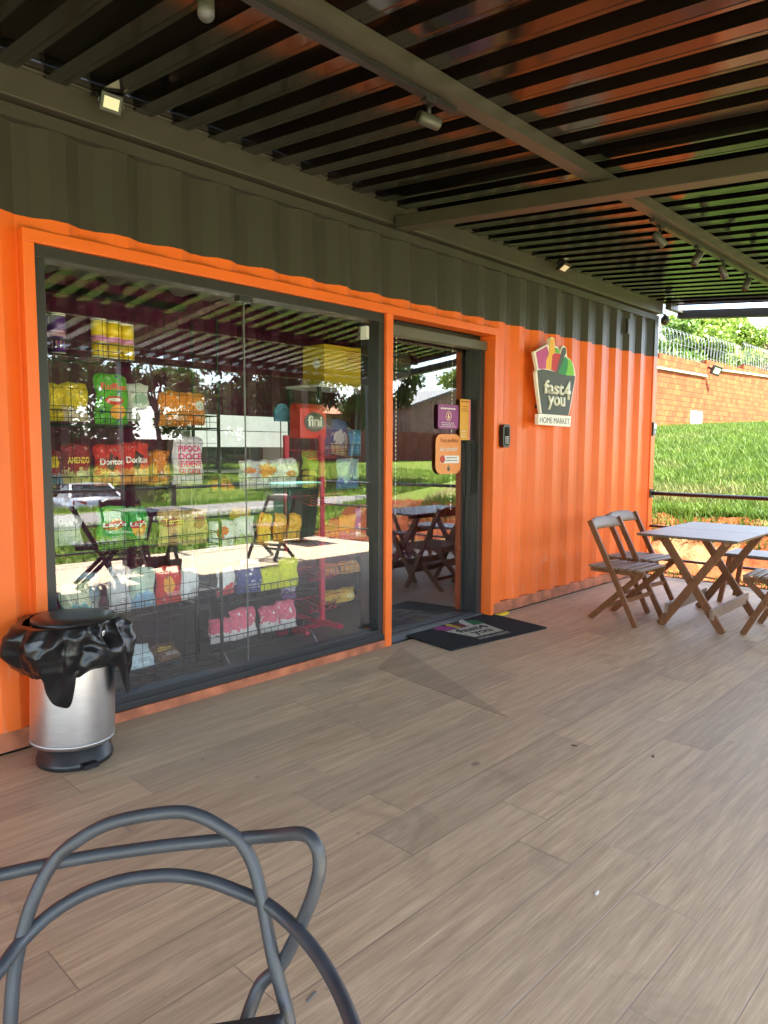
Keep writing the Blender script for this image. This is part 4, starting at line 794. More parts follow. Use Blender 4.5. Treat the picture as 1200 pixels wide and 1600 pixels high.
# ------------------------------------------------------------------ products inside the shop
def bagmat(name, base, acc=None, low=None, metal=0.0, seed=0, spots=None):
    m, N, L, b = nodes(name)
    tc = N.new('ShaderNodeTexCoord'); sp = N.new('ShaderNodeSeparateXYZ'); L.new(tc.outputs['Generated'], sp.inputs[0]); u, v = sp.outputs['X'], sp.outputs['Z']
    n = N.new('ShaderNodeTexNoise'); n.noise_dimensions = '4D'; n.inputs['W'].default_value = seed*3.7; n.inputs['Scale'].default_value = 4.5; n.inputs['Detail'].default_value = 5; L.new(tc.outputs['Generated'], n.inputs['Vector'])
    nz = math_node(N, L, 'SUBTRACT', n.outputs['Fac'], 0.5)
    col = mixc(N, L, math_node(N, L, 'MULTIPLY_ADD', nz, 1.6, 0.5), tuple(x*0.8 for x in base), tuple(min(1, x*1.15) for x in base))
    if low:
        f = math_node(N, L, 'LESS_THAN', math_node(N, L, 'MULTIPLY_ADD', nz, 0.9, v), 0.33); col = mixc(N, L, f, col, low)
    if spots:
        vo = N.new('ShaderNodeTexVoronoi'); vo.voronoi_dimensions = '4D'; vo.inputs['W'].default_value = seed*1.3; vo.inputs['Scale'].default_value = 5; L.new(tc.outputs['Generated'], vo.inputs['Vector'])
        col = mixc(N, L, math_node(N, L, 'LESS_THAN', vo.outputs['Distance'], 0.28), col, spots)
    if acc:
        a = math_node(N, L, 'POWER', math_node(N, L, 'DIVIDE', math_node(N, L, 'SUBTRACT', u, 0.5+0.08*math.sin(seed*2.3)), 0.30+0.10*math.sin(seed*1.7)), 2.0); c_ = math_node(N, L, 'POWER', math_node(N, L, 'DIVIDE', math_node(N, L, 'SUBTRACT', v, 0.56+0.1*math.cos(seed*1.9)), 0.15+0.06*math.sin(seed*3.1)), 2.0)
        f = math_node(N, L, 'LESS_THAN', math_node(N, L, 'ADD', math_node(N, L, 'ADD', a, c_), math_node(N, L, 'MULTIPLY', nz, 3.0 if not metal else 5.0)), 1.0); col = mixc(N, L, f, col, acc)
    bp2 = N.new('ShaderNodeTexVoronoi'); bp2.voronoi_dimensions = '4D'; bp2.feature = 'F1'; bp2.inputs['W'].default_value = seed*2.1; bp2.inputs['Scale'].default_value = 7.5; L.new(tc.outputs['Generated'], bp2.inputs['Vector'])
    sc2 = N.new('ShaderNodeSeparateColor'); L.new(bp2.outputs['Color'], sc2.inputs[0])
    pm = math_node(N, L, 'MULTIPLY', math_node(N, L, 'GREATER_THAN', sc2.outputs[0], 0.70), math_node(N, L, 'LESS_THAN', bp2.outputs['Distance'], 0.42))
    pc = mixc(N, L, sc2.outputs[1], tuple(x*0.35 for x in base), tuple(min(1, 0.35+x*0.7) for x in base)); col = mixc(N, L, math_node(N, L, 'MULTIPLY', pm, 0.75), col, pc)
    # a few lines of small print near the foot of the pack
    fine = math_node(N, L, 'MULTIPLY', math_node(N, L, 'LESS_THAN', math_node(N, L, 'FRACT', math_node(N, L, 'MULTIPLY', v, 26.0)), 0.4), math_node(N, L, 'LESS_THAN', math_node(N, L, 'ABSOLUTE', math_node(N, L, 'SUBTRACT', v, 0.26)), 0.08))
    fine = math_node(N, L, 'MULTIPLY', fine, math_node(N, L, 'LESS_THAN', math_node(N, L, 'ABSOLUTE', math_node(N, L, 'SUBTRACT', u, 0.62)), 0.22))
    seam = math_node(N, L, 'GREATER_THAN', math_node(N, L, 'ABSOLUTE', math_node(N, L, 'SUBTRACT', v, 0.5)), 0.455); rib = math_node(N, L, 'MULTIPLY', seam, math_node(N, L, 'LESS_THAN', math_node(N, L, 'FRACT', math_node(N, L, 'MULTIPLY', u, 22.0)), 0.5)); col = mixc(N, L, math_node(N, L, 'MULTIPLY', rib, 0.45), col, tuple(x*0.45 for x in base))
    lum = 0.7 if sum(base) < 1.1 else 0.08
    col = mixc(N, L, math_node(N, L, 'MULTIPLY', fine, 0.7), col, (lum, lum*0.95, lum*0.9))
    L.new(col, b.inputs['Base Color']); b.inputs['Roughness'].default_value = 0.32; b.inputs['Metallic'].default_value = metal
    n2 = N.new('ShaderNodeTexNoise'); n2.inputs['Scale'].default_value = 7; n2.inputs['Detail'].default_value = 5; n2.inputs['Distortion'].default_value = 1.6; L.new(tc.outputs['Generated'], n2.inputs['Vector'])
    bp = N.new('ShaderNodeBump'); bp.inputs['Strength'].default_value = 0.9; bp.inputs['Distance'].default_value = 0.02; L.new(n2.outputs['Fac'], bp.inputs['Height']); L.new(bp.outputs[0], b.inputs['Normal'])
    return m
def bag_y(u, v, t, sd):
    a = max(0.0, 1-abs(2*u-1)**2.4)**0.55; b_ = max(0.0, 1-abs(2*v-1)**3.0)**0.6
    wr = noise.fractal(Vector((u*3.3+sd*5.1, v*3.0, sd)), 0.9, 2.0, 4)*0.22 + 0.10*math.sin(u*19+sd)*(abs(2*v-1)**3)
    return t/2*(a*b_*(1+wr)) + 0.003
def bag_mesh(w, h, t, sd, tilt=0.0):
    mb = MB(); nu, nv = 14, 18
    def P_(u, v, s_):
        y = bag_y(u, v, t, sd)*s_
        x = (u-0.5)*w*(1-0.035*(1-abs(2*v-1)**2)-0.05*max(0, v-0.9)/0.1) + 0.006*math.sin(v*9+sd)
        z = v*h*(1-0.05*(abs(2*u-1)**3)*(v**4)) + 0.0035*math.sin(u*11+sd*2)*v
        return (x, -y if s_ > 0 else -y, z)
    mb.grid(lambda u, v: P_(u, v, 1), nu, nv); mb.grid(lambda u, v: P_(1-u, v, -0.8), nu, nv)
    return mb
def product(lab, spec, base, acc=None, low=None, metal=0.0, txt=None, tcol=(0.85, 0.85, 0.82), rx=0.0, ry=0.0, rz_=0.0, group=None, spots=None, name='snack_bag', t=0.058, cat='snack bag', th=0.16, tz=0.52):
    x, y, z, w_, h_ = spec; product.i += 1; sd = product.i
    m = bagmat('packet_%d' % sd, base, acc, low, metal, sd, spots)
    rot = (rx, ry, rz_)
    if txt:
        e = empty(name, (x, y, z), label=lab, cat=cat, group=group); e.rotation_euler = rot
        bag_mesh(w_, h_, t, sd).build('pouch', m, e, local=True, fix=False)
        rows = txt if isinstance(txt, list) else [txt]
        for k, s_ in enumerate(rows):
            tm = text_mesh('lettering', s_, mat('packet_ink_%d' % sd, tcol, 0.4), None, (0, 0, h_*(tz-k*(th+0.03))), (1, 0, 0), (0, 0, 1), -w_*0.37, w_*0.37, h=h_*th, depth=0.0, bold=0.03)
            bm = bmesh.new(); bm.from_mesh(tm.data); bmesh.ops.subdivide_edges(bm, edges=bm.edges[:], cuts=1); bm.to_mesh(tm.data); bm.free()
            for v in tm.data.vertices: v.co.y = -bag_y(v.co.x/w_+0.5, v.co.z/h_, t, sd)-0.0035
            tm.parent = e
        return e
    o = bag_mesh(w_, h_, t, sd).build(name, m, None, fix=False); o.location = (x, y, z); o.rotation_euler = rot
    return tag(o, lab, cat, group)
product.i = 0
YEL = (0.80, 0.58, 0.03); RED = (0.62, 0.03, 0.025); GRN = (0.03, 0.36, 0.05); WHT = (0.75, 0.76, 0.74); SIL = (0.72, 0.73, 0.74); ORG = (0.80, 0.25, 0.03); BRN = (0.38, 0.16, 0.07); PUR = (0.10, 0.035, 0.22); BLU = (0.04, 0.10, 0.40)
# chip cans
def can(lab, spec, col, band):
    x, y, z, w_, h_ = spec; r = 0.037; h_ = 0.19
    e = empty('chip_can', (x, y, z), label=lab, cat='can', group='chip cans on the top shelf')
    MB().lathe([(r, 0.006), (r, 0.08)], n=28).lathe([(r, 0.108), (r, h_-0.012)], n=28).build('tube', mat('can_paint', col, 0.3, var=0.06), e, local=True)
    MB().lathe([(r, 0.08), (r, 0.108)], n=28, caps=False).build('label_band', mat('can_band', band, 0.3, var=0.2, vs=30), e, local=True)
    MB().lathe([(r+0.001, 0.0), (r+0.001, 0.006)], n=28).lathe([(r+0.001, h_-0.012), (r+0.0015, h_-0.008), (r+0.001, h_)], n=28).build('rim', M['off_white'], e, local=True)
    MB().lathe([(0.0345, 0.022), (0.0373, 0.024), (0.0373, 0.062), (0.0345, 0.064)], n=12).build('chip_picture', mat('chip_print', (0.70, 0.36, 0.12), 0.4, var=0.5, vs=50), e, local=True)
I = dict(
 canp1=(1.37, 0.38, 1.76, 0.06, 0.16), canp2=(1.425, 0.33, 1.76, 0.08, 0.16), cany1=(1.625, 0.32, 1.76, 0.07, 0.19), cany2=(1.71, 0.34, 1.76, 0.06, 0.18), cany3=(1.79, 0.36, 1.76, 0.06, 0.17))
can('purple chip can half hidden by the window frame', I['canp1'], PUR, (0.55, 0.3, 0.45)); can('purple chip can standing in full view on the top shelf', I['canp2'], PUR, (0.55, 0.3, 0.45))
can('yellow chip can with pink band, left of three', I['cany1'], YEL, (0.62, 0.22, 0.45)); can('yellow chip can with pink band, middle of three', I['cany2'], YEL, (0.62, 0.22, 0.45)); can('yellow chip can with pink band, right of three', I['cany3'], YEL, (0.62, 0.22, 0.45))
GA = 'snack bags on the tall wire rack'; GB = 'snack bags on the low wire rack'; GCx = 'packets on the rear rack'
P_ = product
P_('yellow snack bag cut by the window frame under the purple cans', (1.395, 0.34, 1.44, 0.10, 0.18), YEL, group=GA)
P_('yellow snack bag with red and white picture in the upper row', (1.5, 0.34, 1.44, 0.135, 0.19), YEL, low=(0.78, 0.62, 0.45), group=GA)
lb = P_('green and navy snack bag with a large red mouth picture', (1.68, 0.32, 1.43, 0.18, 0.255), (0.10, 0.42, 0.03), group=GA, spots=(0.02, 0.04, 0.20), txt='Ruffles', tcol=(0.75, 0.1, 0.08), tz=0.68, th=0.13, rz_=0.05)
def mouth(o, w_, h_):
    mb = MB()
    for (cx, cz, a, b_, m_) in ((0.0, 0.47, 0.27, 0.09, 'red'), (0.0, 0.485, 0.20, 0.035, 'white'), (0.10, 0.25, 0.24, 0.14, 'tongue')):
        poly = [((cx+a*math.cos(t))*w_, (cz+b_*math.sin(t))*h_) for t in np.linspace(0, 2*math.pi, 25)[:-1]]
        col = {'red': (0.6, 0.03, 0.03), 'white': (0.8, 0.8, 0.76), 'tongue': (0.80, 0.36, 0.04)}[m_]
        off = {'red': 0.003, 'white': 0.006, 'tongue': 0.004}[m_]
        q = MB(); q.prism(poly, -0.001, 0.0); ob = q.build('mouth_print', mat('mouth_'+m_, col, 0.35), o, local=True)
        bm = bmesh.new(); bm.from_mesh(ob.data); bmesh.ops.subdivide_edges(bm, edges=bm.edges[:], cuts=2); bm.to_mesh(ob.data); bm.free()
        for v in ob.data.vertices: v.co.y = -bag_y(v.co.x/w_+0.5, v.co.z/h_, 0.058, 3)-off+v.co.y
mouth(lb, 0.18, 0.255)
P_('white and pale green snack bag right of the mouth picture bag', (1.84, 0.36, 1.45, 0.13, 0.20), WHT, acc=(0.35, 0.5, 0.4), group=GA)
P_('orange and white snack bag in the upper row, left of a pair', (2.035, 0.34, 1.43, 0.17, 0.19), ORG, low=None, spots=WHT, group=GA)
P_('orange and white snack bag in the upper row, right of a pair', (2.18, 0.36, 1.44, 0.15, 0.18), ORG, acc=WHT, group=GA, rz_=0.2)
P_('dark red snack bag cut by the window frame in the middle row', (1.385, 0.34, 1.13, 0.08, 0.17), (0.28, 0.02, 0.03), acc=YEL, low=(0.15, 0.25, 0.4), group=GA)
P_('dark red snack bag with yellow oval lettering in the middle row', (1.5, 0.34, 1.13, 0.145, 0.20), (0.30, 0.02, 0.03), low=(0.6, 0.5, 0.2), group=GA, txt='AMENDO', tcol=(0.75, 0.55, 0.05))
for k, (sp_, lab) in enumerate((((1.66, 0.32, 1.12, 0.165, 0.21), 'red corn chip bag with dark triangle, left of a pair'), ((1.81, 0.345, 1.12, 0.16, 0.225), 'red corn chip bag with dark triangle, right of a pair'))):
    e = P_(lab, sp_, RED, low=(0.75, 0.33, 0.08), group=GA, txt='Doritos', tcol=(0.82, 0.8, 0.76), tz=0.50, th=0.15)
    w_, h_ = sp_[3], sp_[4]; sd = product.i
    q = MB(); q.prism([(-0.05*w_, 0.80*h_), (-0.16*w_, 0.42*h_), (0.02*w_, 0.33*h_), (0.22*w_, 0.66*h_)], -0.001, 0.0); ob = q.build('triangle_print', mat('dark_triangle', (0.05, 0.012, 0.012), 0.4), e, local=True)
    bm = bmesh.new(); bm.from_mesh(ob.data); bmesh.ops.subdivide_edges(bm, edges=bm.edges[:], cuts=3); bm.to_mesh(ob.data); bm.free()
    for v in ob.data.vertices: v.co.y = -bag_y(v.co.x/w_+0.5, v.co.z/h_, 0.058, sd)-0.0012
P_('orange and silver snack bag beside the white sweet bag', (1.965, 0.38, 1.11, 0.12, 0.19), ORG, spots=SIL, metal=0.3, group=GA, rz_=-0.25)
P_('white sweet popcorn bag with pink lettering', (2.12, 0.34, 1.11, 0.19, 0.265), (0.72, 0.66, 0.74), group=GA, txt=['PIPOCA', 'DOCE', 'LEVEMENTE', 'SALGADA'], tcol=(0.68, 0.03, 0.16), tz=0.68, th=0.13)
P_('white and silver snack bag in the row under the dark red bags', (1.445, 0.34, 0.82, 0.14, 0.16), SIL, spots=WHT, metal=0.4, group=GA)
for k, (sp_, lab) in enumerate((((1.665, 0.32, 0.785, 0.165, 0.23), 'green potato chip bag with red oval, left of a pair'), ((1.815, 0.355, 0.785, 0.13, 0.215), 'green potato chip bag with red oval, right of a pair'))):
    e = P_(lab, sp_, GRN, acc=(0.80, 0.42, 0.03), low=(0.20, 0.40, 0.06), group=GA, txt="Lay's", tcol=(0.85, 0.84, 0.8), tz=0.50, th=0.14)
    w_, h_ = sp_[3], sp_[4]; sd = product.i
    q = MB(); q.prism([(0.36*w_*math.cos(t), (0.57+0.095*math.sin(t)+0.03*math.cos(t))*h_) for t in np.linspace(0, 2*math.pi, 25)[:-1]], -0.001, 0.0); ob = q.build('oval_print', mat('red_oval', (0.6, 0.03, 0.03), 0.4), e, local=True)
    bm = bmesh.new(); bm.from_mesh(ob.data); bmesh.ops.subdivide_edges(bm, edges=bm.edges[:], cuts=3); bm.to_mesh(ob.data); bm.free()
    for v in ob.data.vertices: v.co.y = -bag_y(v.co.x/w_+0.5, v.co.z/h_, 0.058, sd)-0.0015
P_('tan and rust coloured snack bag, left of a pair', (2.015, 0.34, 0.775, 0.165, 0.205), (0.62, 0.42, 0.16), acc=(0.40, 0.12, 0.06), group=GA, txt='Torcida', tcol=(0.8, 0.6, 0.1), tz=0.58)
P_('tan and rust coloured snack bag, right of a pair', (2.175, 0.36, 0.765, 0.155, 0.205), (0.62, 0.42, 0.16), acc=(0.40, 0.12, 0.06), group=GA)
P_('pale yellow and teal snack bag behind the steel bin', (1.47, 0.34, 0.46, 0.16, 0.19), (0.62, 0.66, 0.42), low=(0.08, 0.42, 0.42), group=GA)
P_('crumpled silver snack bag right of the bin lid', (1.69, 0.32, 0.45, 0.12, 0.25), SIL, metal=0.7, group=GA)
P_('pale green and blue snack bag with round emblem', (1.83, 0.34, 0.45, 0.145, 0.225), (0.55, 0.68, 0.55), low=(0.25, 0.45, 0.62), group=GA)
P_('red and orange snack bag in the lowest full row', (1.985, 0.34, 0.45, 0.155, 0.215), RED, acc=(0.75, 0.35, 0.05), group=GA)
P_('plain white snack bag at the right end of the lowest full row', (2.135, 0.38, 0.45, 0.15, 0.18), WHT, group=GA, rz_=0.3)
P_('white and pale blue packet lying in the floor basket', (1.86, 0.42, 0.09, 0.17, 0.15), (0.6, 0.72, 0.75), rx=-0.7, group=GA)
P_('brown packet with yellow lettering lying in the floor basket', (2.04, 0.44, 0.09, 0.16, 0.13), (0.14, 0.07, 0.035), acc=(0.5, 0.33, 0.05), rx=-0.9, group=GA)
P_('orange snack bag lying flat on the top of the low rack', (2.42, 0.44, 1.06, 0.16, 0.10), ORG, spots=WHT, rx=-0.8, group=GB)
P_('silver and orange snack bag on the low rack top row, left of three', (2.585, 0.42, 1.06, 0.14, 0.18), SIL, metal=0.5, acc=(0.7, 0.22, 0.05), group=GB)
P_('silver and orange snack bag on the low rack top row, middle of three', (2.725, 0.42, 1.06, 0.15, 0.18), SIL, metal=0.5, acc=(0.7, 0.22, 0.05), group=GB)
P_('silver and orange snack bag on the low rack top row, right of three', (2.88, 0.42, 1.06, 0.18, 0.19), SIL, metal=0.5, acc=(0.6, 0.15, 0.04), group=GB)
P_('white snack bag with red spot on the low rack second row', (2.37, 0.40, 0.715, 0.18, 0.17), WHT, acc=RED, group=GB)
P_('white and olive snack bag left of the yellow biscuit bags', (2.545, 0.42, 0.715, 0.15, 0.18), WHT, low=(0.35, 0.4, 0.15), group=GB)
for k, (x_, lab) in enumerate(((2.67, 'yellow biscuit bag with white stripe, left of three'), (2.80, 'yellow biscuit bag with white stripe, middle of three'), (2.93, 'yellow biscuit bag with white stripe, right of three'))):
    e = P_(lab, (x_, 0.40+0.01*k, 0.71, 0.145, 0.20-0.01*k), (0.85, 0.42, 0.03), group=GB, ry=0.18, rz_=0.35)
P_('white snack bag with red corner on the low rack third row', (2.395, 0.40, 0.43, 0.16, 0.17), WHT, acc=None, low=(0.6, 0.05, 0.05), group=GB, rz_=0.3)
P_('navy and silver snack bag on the low rack third row', (2.565, 0.40, 0.42, 0.17, 0.18), (0.05, 0.07, 0.22), spots=SIL, metal=0.3, group=GB, rz_=-0.2)
P_('lime yellow snack bag on the low rack third row, left of two', (2.74, 0.42, 0.41, 0.155, 0.15), (0.66, 0.68, 0.02), group=GB)
P_('lime yellow snack bag on the low rack third row, right of two', (2.90, 0.44, 0.40, 0.155, 0.20), (0.66, 0.68, 0.02), group=GB, rz_=-0.15)
for x_, y_, z_, w_, h_, lab in ((2.345, 0.38, 0.15, 0.15, 0.15, 'pink and white dog treat pouch at the left of the bottom row'), (2.53, 0.40, 0.14, 0.21, 0.19, 'pink and white pouch second from left in the bottom row'), (2.755, 0.44, 0.13, 0.15, 0.17, 'pink and white pouch third from left in the bottom row'), (2.91, 0.46, 0.12, 0.16, 0.19, 'pink and white pouch at the right of the bottom row')):
    P_(lab, (x_, y_, z_, w_, h_), (0.60, 0.12, 0.17), low=(0.62, 0.58, 0.55), spots=(0.66, 0.62, 0.6) if x_ > 2.5 else None, group=GB, rx=-0.15, rz_=0.2*math.sin(x_*40))
P_('green and yellow sweet bag hanging on the red rack', (3.35, 0.74, 1.16, 0.15, 0.14), (0.45, 0.6, 0.05), acc=YEL, group='sweets on the red rack')
P_('yellow packet hanging behind the red rack post', (3.57, 0.95, 1.01, 0.24, 0.14), (0.75, 0.6, 0.08), group='sweets on the red rack')
P_('purple and blue packet at the left of the rear rack top', (3.775, 1.08, 1.25, 0.17, 0.25), (0.16, 0.12, 0.32), spots=(0.5, 0.3, 0.35), group=GCx)
P_('blue and white bread bag standing tall on the rear rack', (3.93, 1.10, 1.26, 0.18, 0.29), (0.05, 0.09, 0.36), acc=(0.65, 0.65, 0.7), low=(0.6, 0.48, 0.3), group=GCx, ry=0.15)
P_('white and tan bread bag on the rear rack', (4.06, 1.14, 1.25, 0.16, 0.24), (0.66, 0.62, 0.55), low=(0.55, 0.38, 0.2), group=GCx, ry=0.35)
P_('bright blue packet with bows at the right of the rear rack top', (4.18, 1.08, 1.25, 0.26, 0.22), (0.03, 0.30, 0.62), spots=(0.1, 0.5, 0.75), t=0.14, group=GCx)
P_('pale blue packet with an orange sign hanging on the rear rack', (3.97, 1.0, 0.985, 0.25, 0.25), (0.42, 0.62, 0.70), low=(0.05, 0.12, 0.42), group=GCx)
P_('golden packet on the rear rack second shelf, left of two', (3.77, 1.0, 0.575, 0.19, 0.17), (0.72, 0.42, 0.05), spots=(0.3, 0.12, 0.2), group=GCx)
P_('golden packet on the rear rack second shelf, right of two', (3.96, 1.0, 0.575, 0.19, 0.20), (0.80, 0.45, 0.04), low=(0.4, 0.2, 0.3), group=GCx)
P_('blue and white packet at the right of the rear second shelf', (4.13, 1.0, 0.585, 0.16, 0.24), (0.06, 0.12, 0.5), low=WHT, group=GCx)
P_('orange and white packet lying on the rear third shelf, left of two', (3.78, 0.98, 0.30, 0.20, 0.11), (0.75, 0.25, 0.05), spots=WHT, rx=-0.7, group=GCx)
P_('orange and white packet lying on the rear third shelf, right of two', (4.02, 1.0, 0.29, 0.22, 0.11), (0.75, 0.33, 0.06), spots=WHT, rx=-0.6, group=GCx)
P_('yellow loaf packet on the rear bottom shelf, left of two', (3.68, 0.92, 0.10, 0.18, 0.10), (0.72, 0.45, 0.06), low=(0.5, 0.25, 0.05), t=0.12, group=GCx)
P_('yellow loaf packet on the rear bottom shelf, right of two', (3.86, 0.92, 0.085, 0.18, 0.115), (0.72, 0.45, 0.06), acc=(0.8, 0.7, 0.3), t=0.12, group=GCx)

P_('golden biscuit bag lying behind the three yellow striped ones', (2.60, 0.50, 0.82, 0.16, 0.13), (0.80, 0.42, 0.04), group=GB, rx=-0.4)
P_('white packet leaning behind the lime yellow bags', (2.66, 0.50, 0.44, 0.15, 0.17), WHT, acc=(0.1, 0.3, 0.5), group=GB, rx=-0.2)
P_('purple and white packet standing behind the pink pouches', (2.98, 0.53, 0.30, 0.12, 0.16), (0.5, 0.48, 0.55), low=(0.12, 0.05, 0.2), group=GB)
P_('dark green packet behind the orange and white pair', (2.11, 0.47, 1.45, 0.15, 0.17), (0.05, 0.2, 0.06), spots=WHT, group=GA)
P_('wine red packet behind the green potato chip bags', (1.74, 0.47, 0.80, 0.15, 0.2), (0.3, 0.03, 0.05), acc=YEL, group=GA)
P_('pale blue packet behind the silver bag near the bin', (1.58, 0.46, 0.46, 0.14, 0.2), (0.45, 0.6, 0.68), low=WHT, group=GA)

# ------------------------------------------------------------------ racks
M['wire'] = mat('black_wire', (0.018, 0.018, 0.02), 0.4); M['wire_silver'] = mat('zinc_wire', (0.35, 0.36, 0.37), 0.35, metal=0.8); M['red_metal'] = mat('red_rack_paint', (0.50, 0.025, 0.06), 0.4)
def wire_shelf(x0, x1, y0, y1, z, m, root, lip=0.07, step=0.05):
    mb = MB(); r = 0.0022
    for a, b_ in (((x0, y0, z), (x1, y0, z)), ((x0, y1, z), (x1, y1, z)), ((x0, y0, z), (x0, y1, z)), ((x1, y0, z), (x1, y1, z)), ((x0, y0, z+lip), (x1, y0, z+lip)), ((x0, y0, z+lip), (x0, y1, z+lip)), ((x1, y0, z+lip), (x1, y1, z+lip))): mb.tube([a, b_], 0.0032, 5)
    k = int((x1-x0)/step)
    for i in range(k+1):
        x_ = x0+(x1-x0)*i/k; mb.tube([(x_, y1, z), (x_, y0, z), (x_, y0, z+lip)], r, 4)
    mb.tube([(x0, y0, z+lip/2), (x1, y0, z+lip/2)], r, 4)
    sh = mb.build('shelf', m, root, fix=False)
    q = x1
    while q < x1-0.05:
        MB().box(q, q+0.045, y0-0.008, y0-0.006, z-0.004, z+0.024).build('price_tag', M['white'], root); q += 0.14+0.05*random.random()
    return sh
def grid_panel(x0, x1, y, z0, z1, m, root, sx=0.085, sz=0.085):
    mb = MB(); k = round((x1-x0)/sx); j = round((z1-z0)/sz)
    for i in range(k+1): x_ = x0+(x1-x0)*i/k; mb.tube([(x_, y, z0), (x_, y, z1)], 0.0016, 4)
    for i in range(j+1): z_ = z0+(z1-z0)*i/j; mb.tube([(x0, y+0.003, z_), (x1, y+0.003, z_)], 0.0016, 4)
    return mb.build('grid_panel', m, root, fix=False)
ra = empty('wire_rack', (1.80, 0.40, 0.02), label='tall black wire rack of snack bags behind the left window pane', cat='rack')
for z_ in (1.752, 1.42, 1.10, 0.765, 0.435, 0.075): wire_shelf(1.28, 2.27, 0.262, 0.52, z_, M['wire'], ra)
grid_panel(1.28, 2.27, 0.245, 0.06, 2.02, M['wire'], ra)
for x_, y_ in ((1.28, 0.255), (2.27, 0.255), (1.28, 0.52), (2.27, 0.52)): MB().box(x_-0.007, x_+0.007, y_-0.007, y_+0.007, 0.021, 2.03).build('post', M['wire'], ra)
rb = empty('wire_rack', (2.67, 0.42, 0.02), label='low black wire rack with four rows of bags behind the right window pane', cat='rack')
for z_ in (1.05, 0.70, 0.395, 0.118): wire_shelf(2.30, 3.02, 0.30, 0.56, z_, M['wire'], rb, lip=0.085)
for x_, y_ in ((2.30, 0.57), (3.02, 0.57)): MB().box(x_-0.010, x_+0.010, y_-0.010, y_+0.010, 0.021, 1.22).build('post', M['wire'], rb)
for x_ in (2.32, 3.00): MB().tube([(x_, 0.32, 0.118), (x_+0.02, 0.27, 0.021)], 0.005, 6).build('leg', M['wire_silver'], rb)
rc = empty('wire_rack', (3.95, 1.05, 0.02), label='grey rack with bread bags and packets behind the red rack', cat='rack')
for z_ in (1.24, 0.565, 0.285, 0.075): wire_shelf(3.58, 4.32, 0.90, 1.22, z_, M['wire'], rc, lip=0.10)
for x_, y_ in ((3.58, 0.90), (4.32, 0.90), (3.58, 1.25), (4.32, 1.25)): MB().box(x_-0.014, x_+0.014, y_-0.014, y_+0.014, 0.021, 1.78).build('post', M['alu'], rc)
MB().box(3.56, 4.34, 0.88, 1.28, 1.775, 1.795).build('top_board', M['off_white'], rc)
# carton on top of the rack
cb = empty('carton', (4.0, 1.13, 1.797), label='large yellow cardboard carton on top of the rear rack', cat='box')
M['carton'] = mat('yellow_card', (0.62, 0.42, 0.02), 0.6, var=0.06)
bevel(MB().box(3.72, 4.29, 1.0, 1.26, 1.797, 2.12).build('box', M['carton'], cb), 0.004)
lines(cb, 'print', inkr, 3.95, 4.12, (2.085, 2.07, 2.055, 2.035, 2.02, 2.0, 1.97), 1.0015, 0.006)
MB().add([(3.7185, 1.04, 1.97), (3.7185, 1.09, 2.02), (3.7185, 1.14, 1.97), (3.7185, 1.09, 1.92)], [(0, 1, 2, 3)]).build('white_label', M['white'], cb)
# red sweets rack
rr_ = empty('sweets_rack', (3.26, 0.70, 0.02), label='red metal sweets rack with a lettered header behind the window', cat='rack')
for x_, y_ in ((3.07, 0.66), (3.34, 0.60)): MB().box(x_-0.018, x_+0.018, y_-0.012, y_+0.012, 0.05, 1.40).build('post', M['red_metal'], rr_)
MB().box(2.98, 3.46, 0.64, 0.68, 0.021, 0.05).box(3.32, 3.36, 0.40, 0.86, 0.051, 0.08).box(3.05, 3.09, 0.44, 0.86, 0.051, 0.08).build('base', M['red_metal'], rr_)
hd_ = MB(); hp = [(0.62, 1.38), (0.74, 1.38), (0.74, 1.60), (0.72, 1.625), (0.66, 1.622), (0.62, 1.59)]
hd_.prism(hp, 3.165, 3.405, 'YZ'); hh = bevel(hd_.build('header', mat('red_header', (0.62, 0.03, 0.035), 0.35, var=0.05), rr_), 0.01)
ev = [(3.29+0.092*math.cos(t), 1.495+0.068*math.sin(t)) for t in np.linspace(0, 2*math.pi, 29)[:-1]]
MB().prism(ev, 0.612, 0.6185).build('oval', M['ink'], hh)
text_mesh('lettering', 'fini', M['white'], hh, (0, 0.611, 1.465), (1, 0, 0), (0, 0, 1), 3.225, 3.355, h=0.075, depth=0.002, bold=0.03)
for k, z_ in enumerate((1.25, 0.93, 0.62, 0.42, 0.20)):
    mb = MB(); y0 = 0.44
    for i in range(5):
        x_ = 3.10+0.055*i; mb.tube([(x_, 0.66, z_+0.05), (x_, y0, z_), (x_, y0-0.01, z_+0.05)], 0.003, 4)
    mb.tube([(3.08, y0, z_), (3.34, y0, z_)], 0.003, 4); mb.tube([(3.08, 0.66, z_+0.05), (3.34, 0.62, z_+0.05)], 0.003, 4); mb.tube([(3.34, 0.60, z_+0.05), (3.55, 0.58, z_+0.06)], 0.003, 4)
    mb.build('wire_basket', M['red_metal'], rr_, fix=False)
o = MB().prism([(3.085, 1.50)]+[(3.15+0.065*math.cos(t), 1.565+0.06*math.sin(t)) for t in np.linspace(math.pi, 0, 14)]+[(3.215, 1.50)], 0.80, 0.815).build('display_card', mat('blue_card', (0.08, 0.22, 0.33), 0.5, var=0.2, vs=20)); tag(o, 'rounded blue display card left of the red header', 'display card'); origin_to(o, (3.15, 0.80, 1.50))
MB().tube([(3.15, 0.82, 1.02), (3.15, 0.82, 1.52)], 0.004, 6).build('stand', M['wire'], rr_)
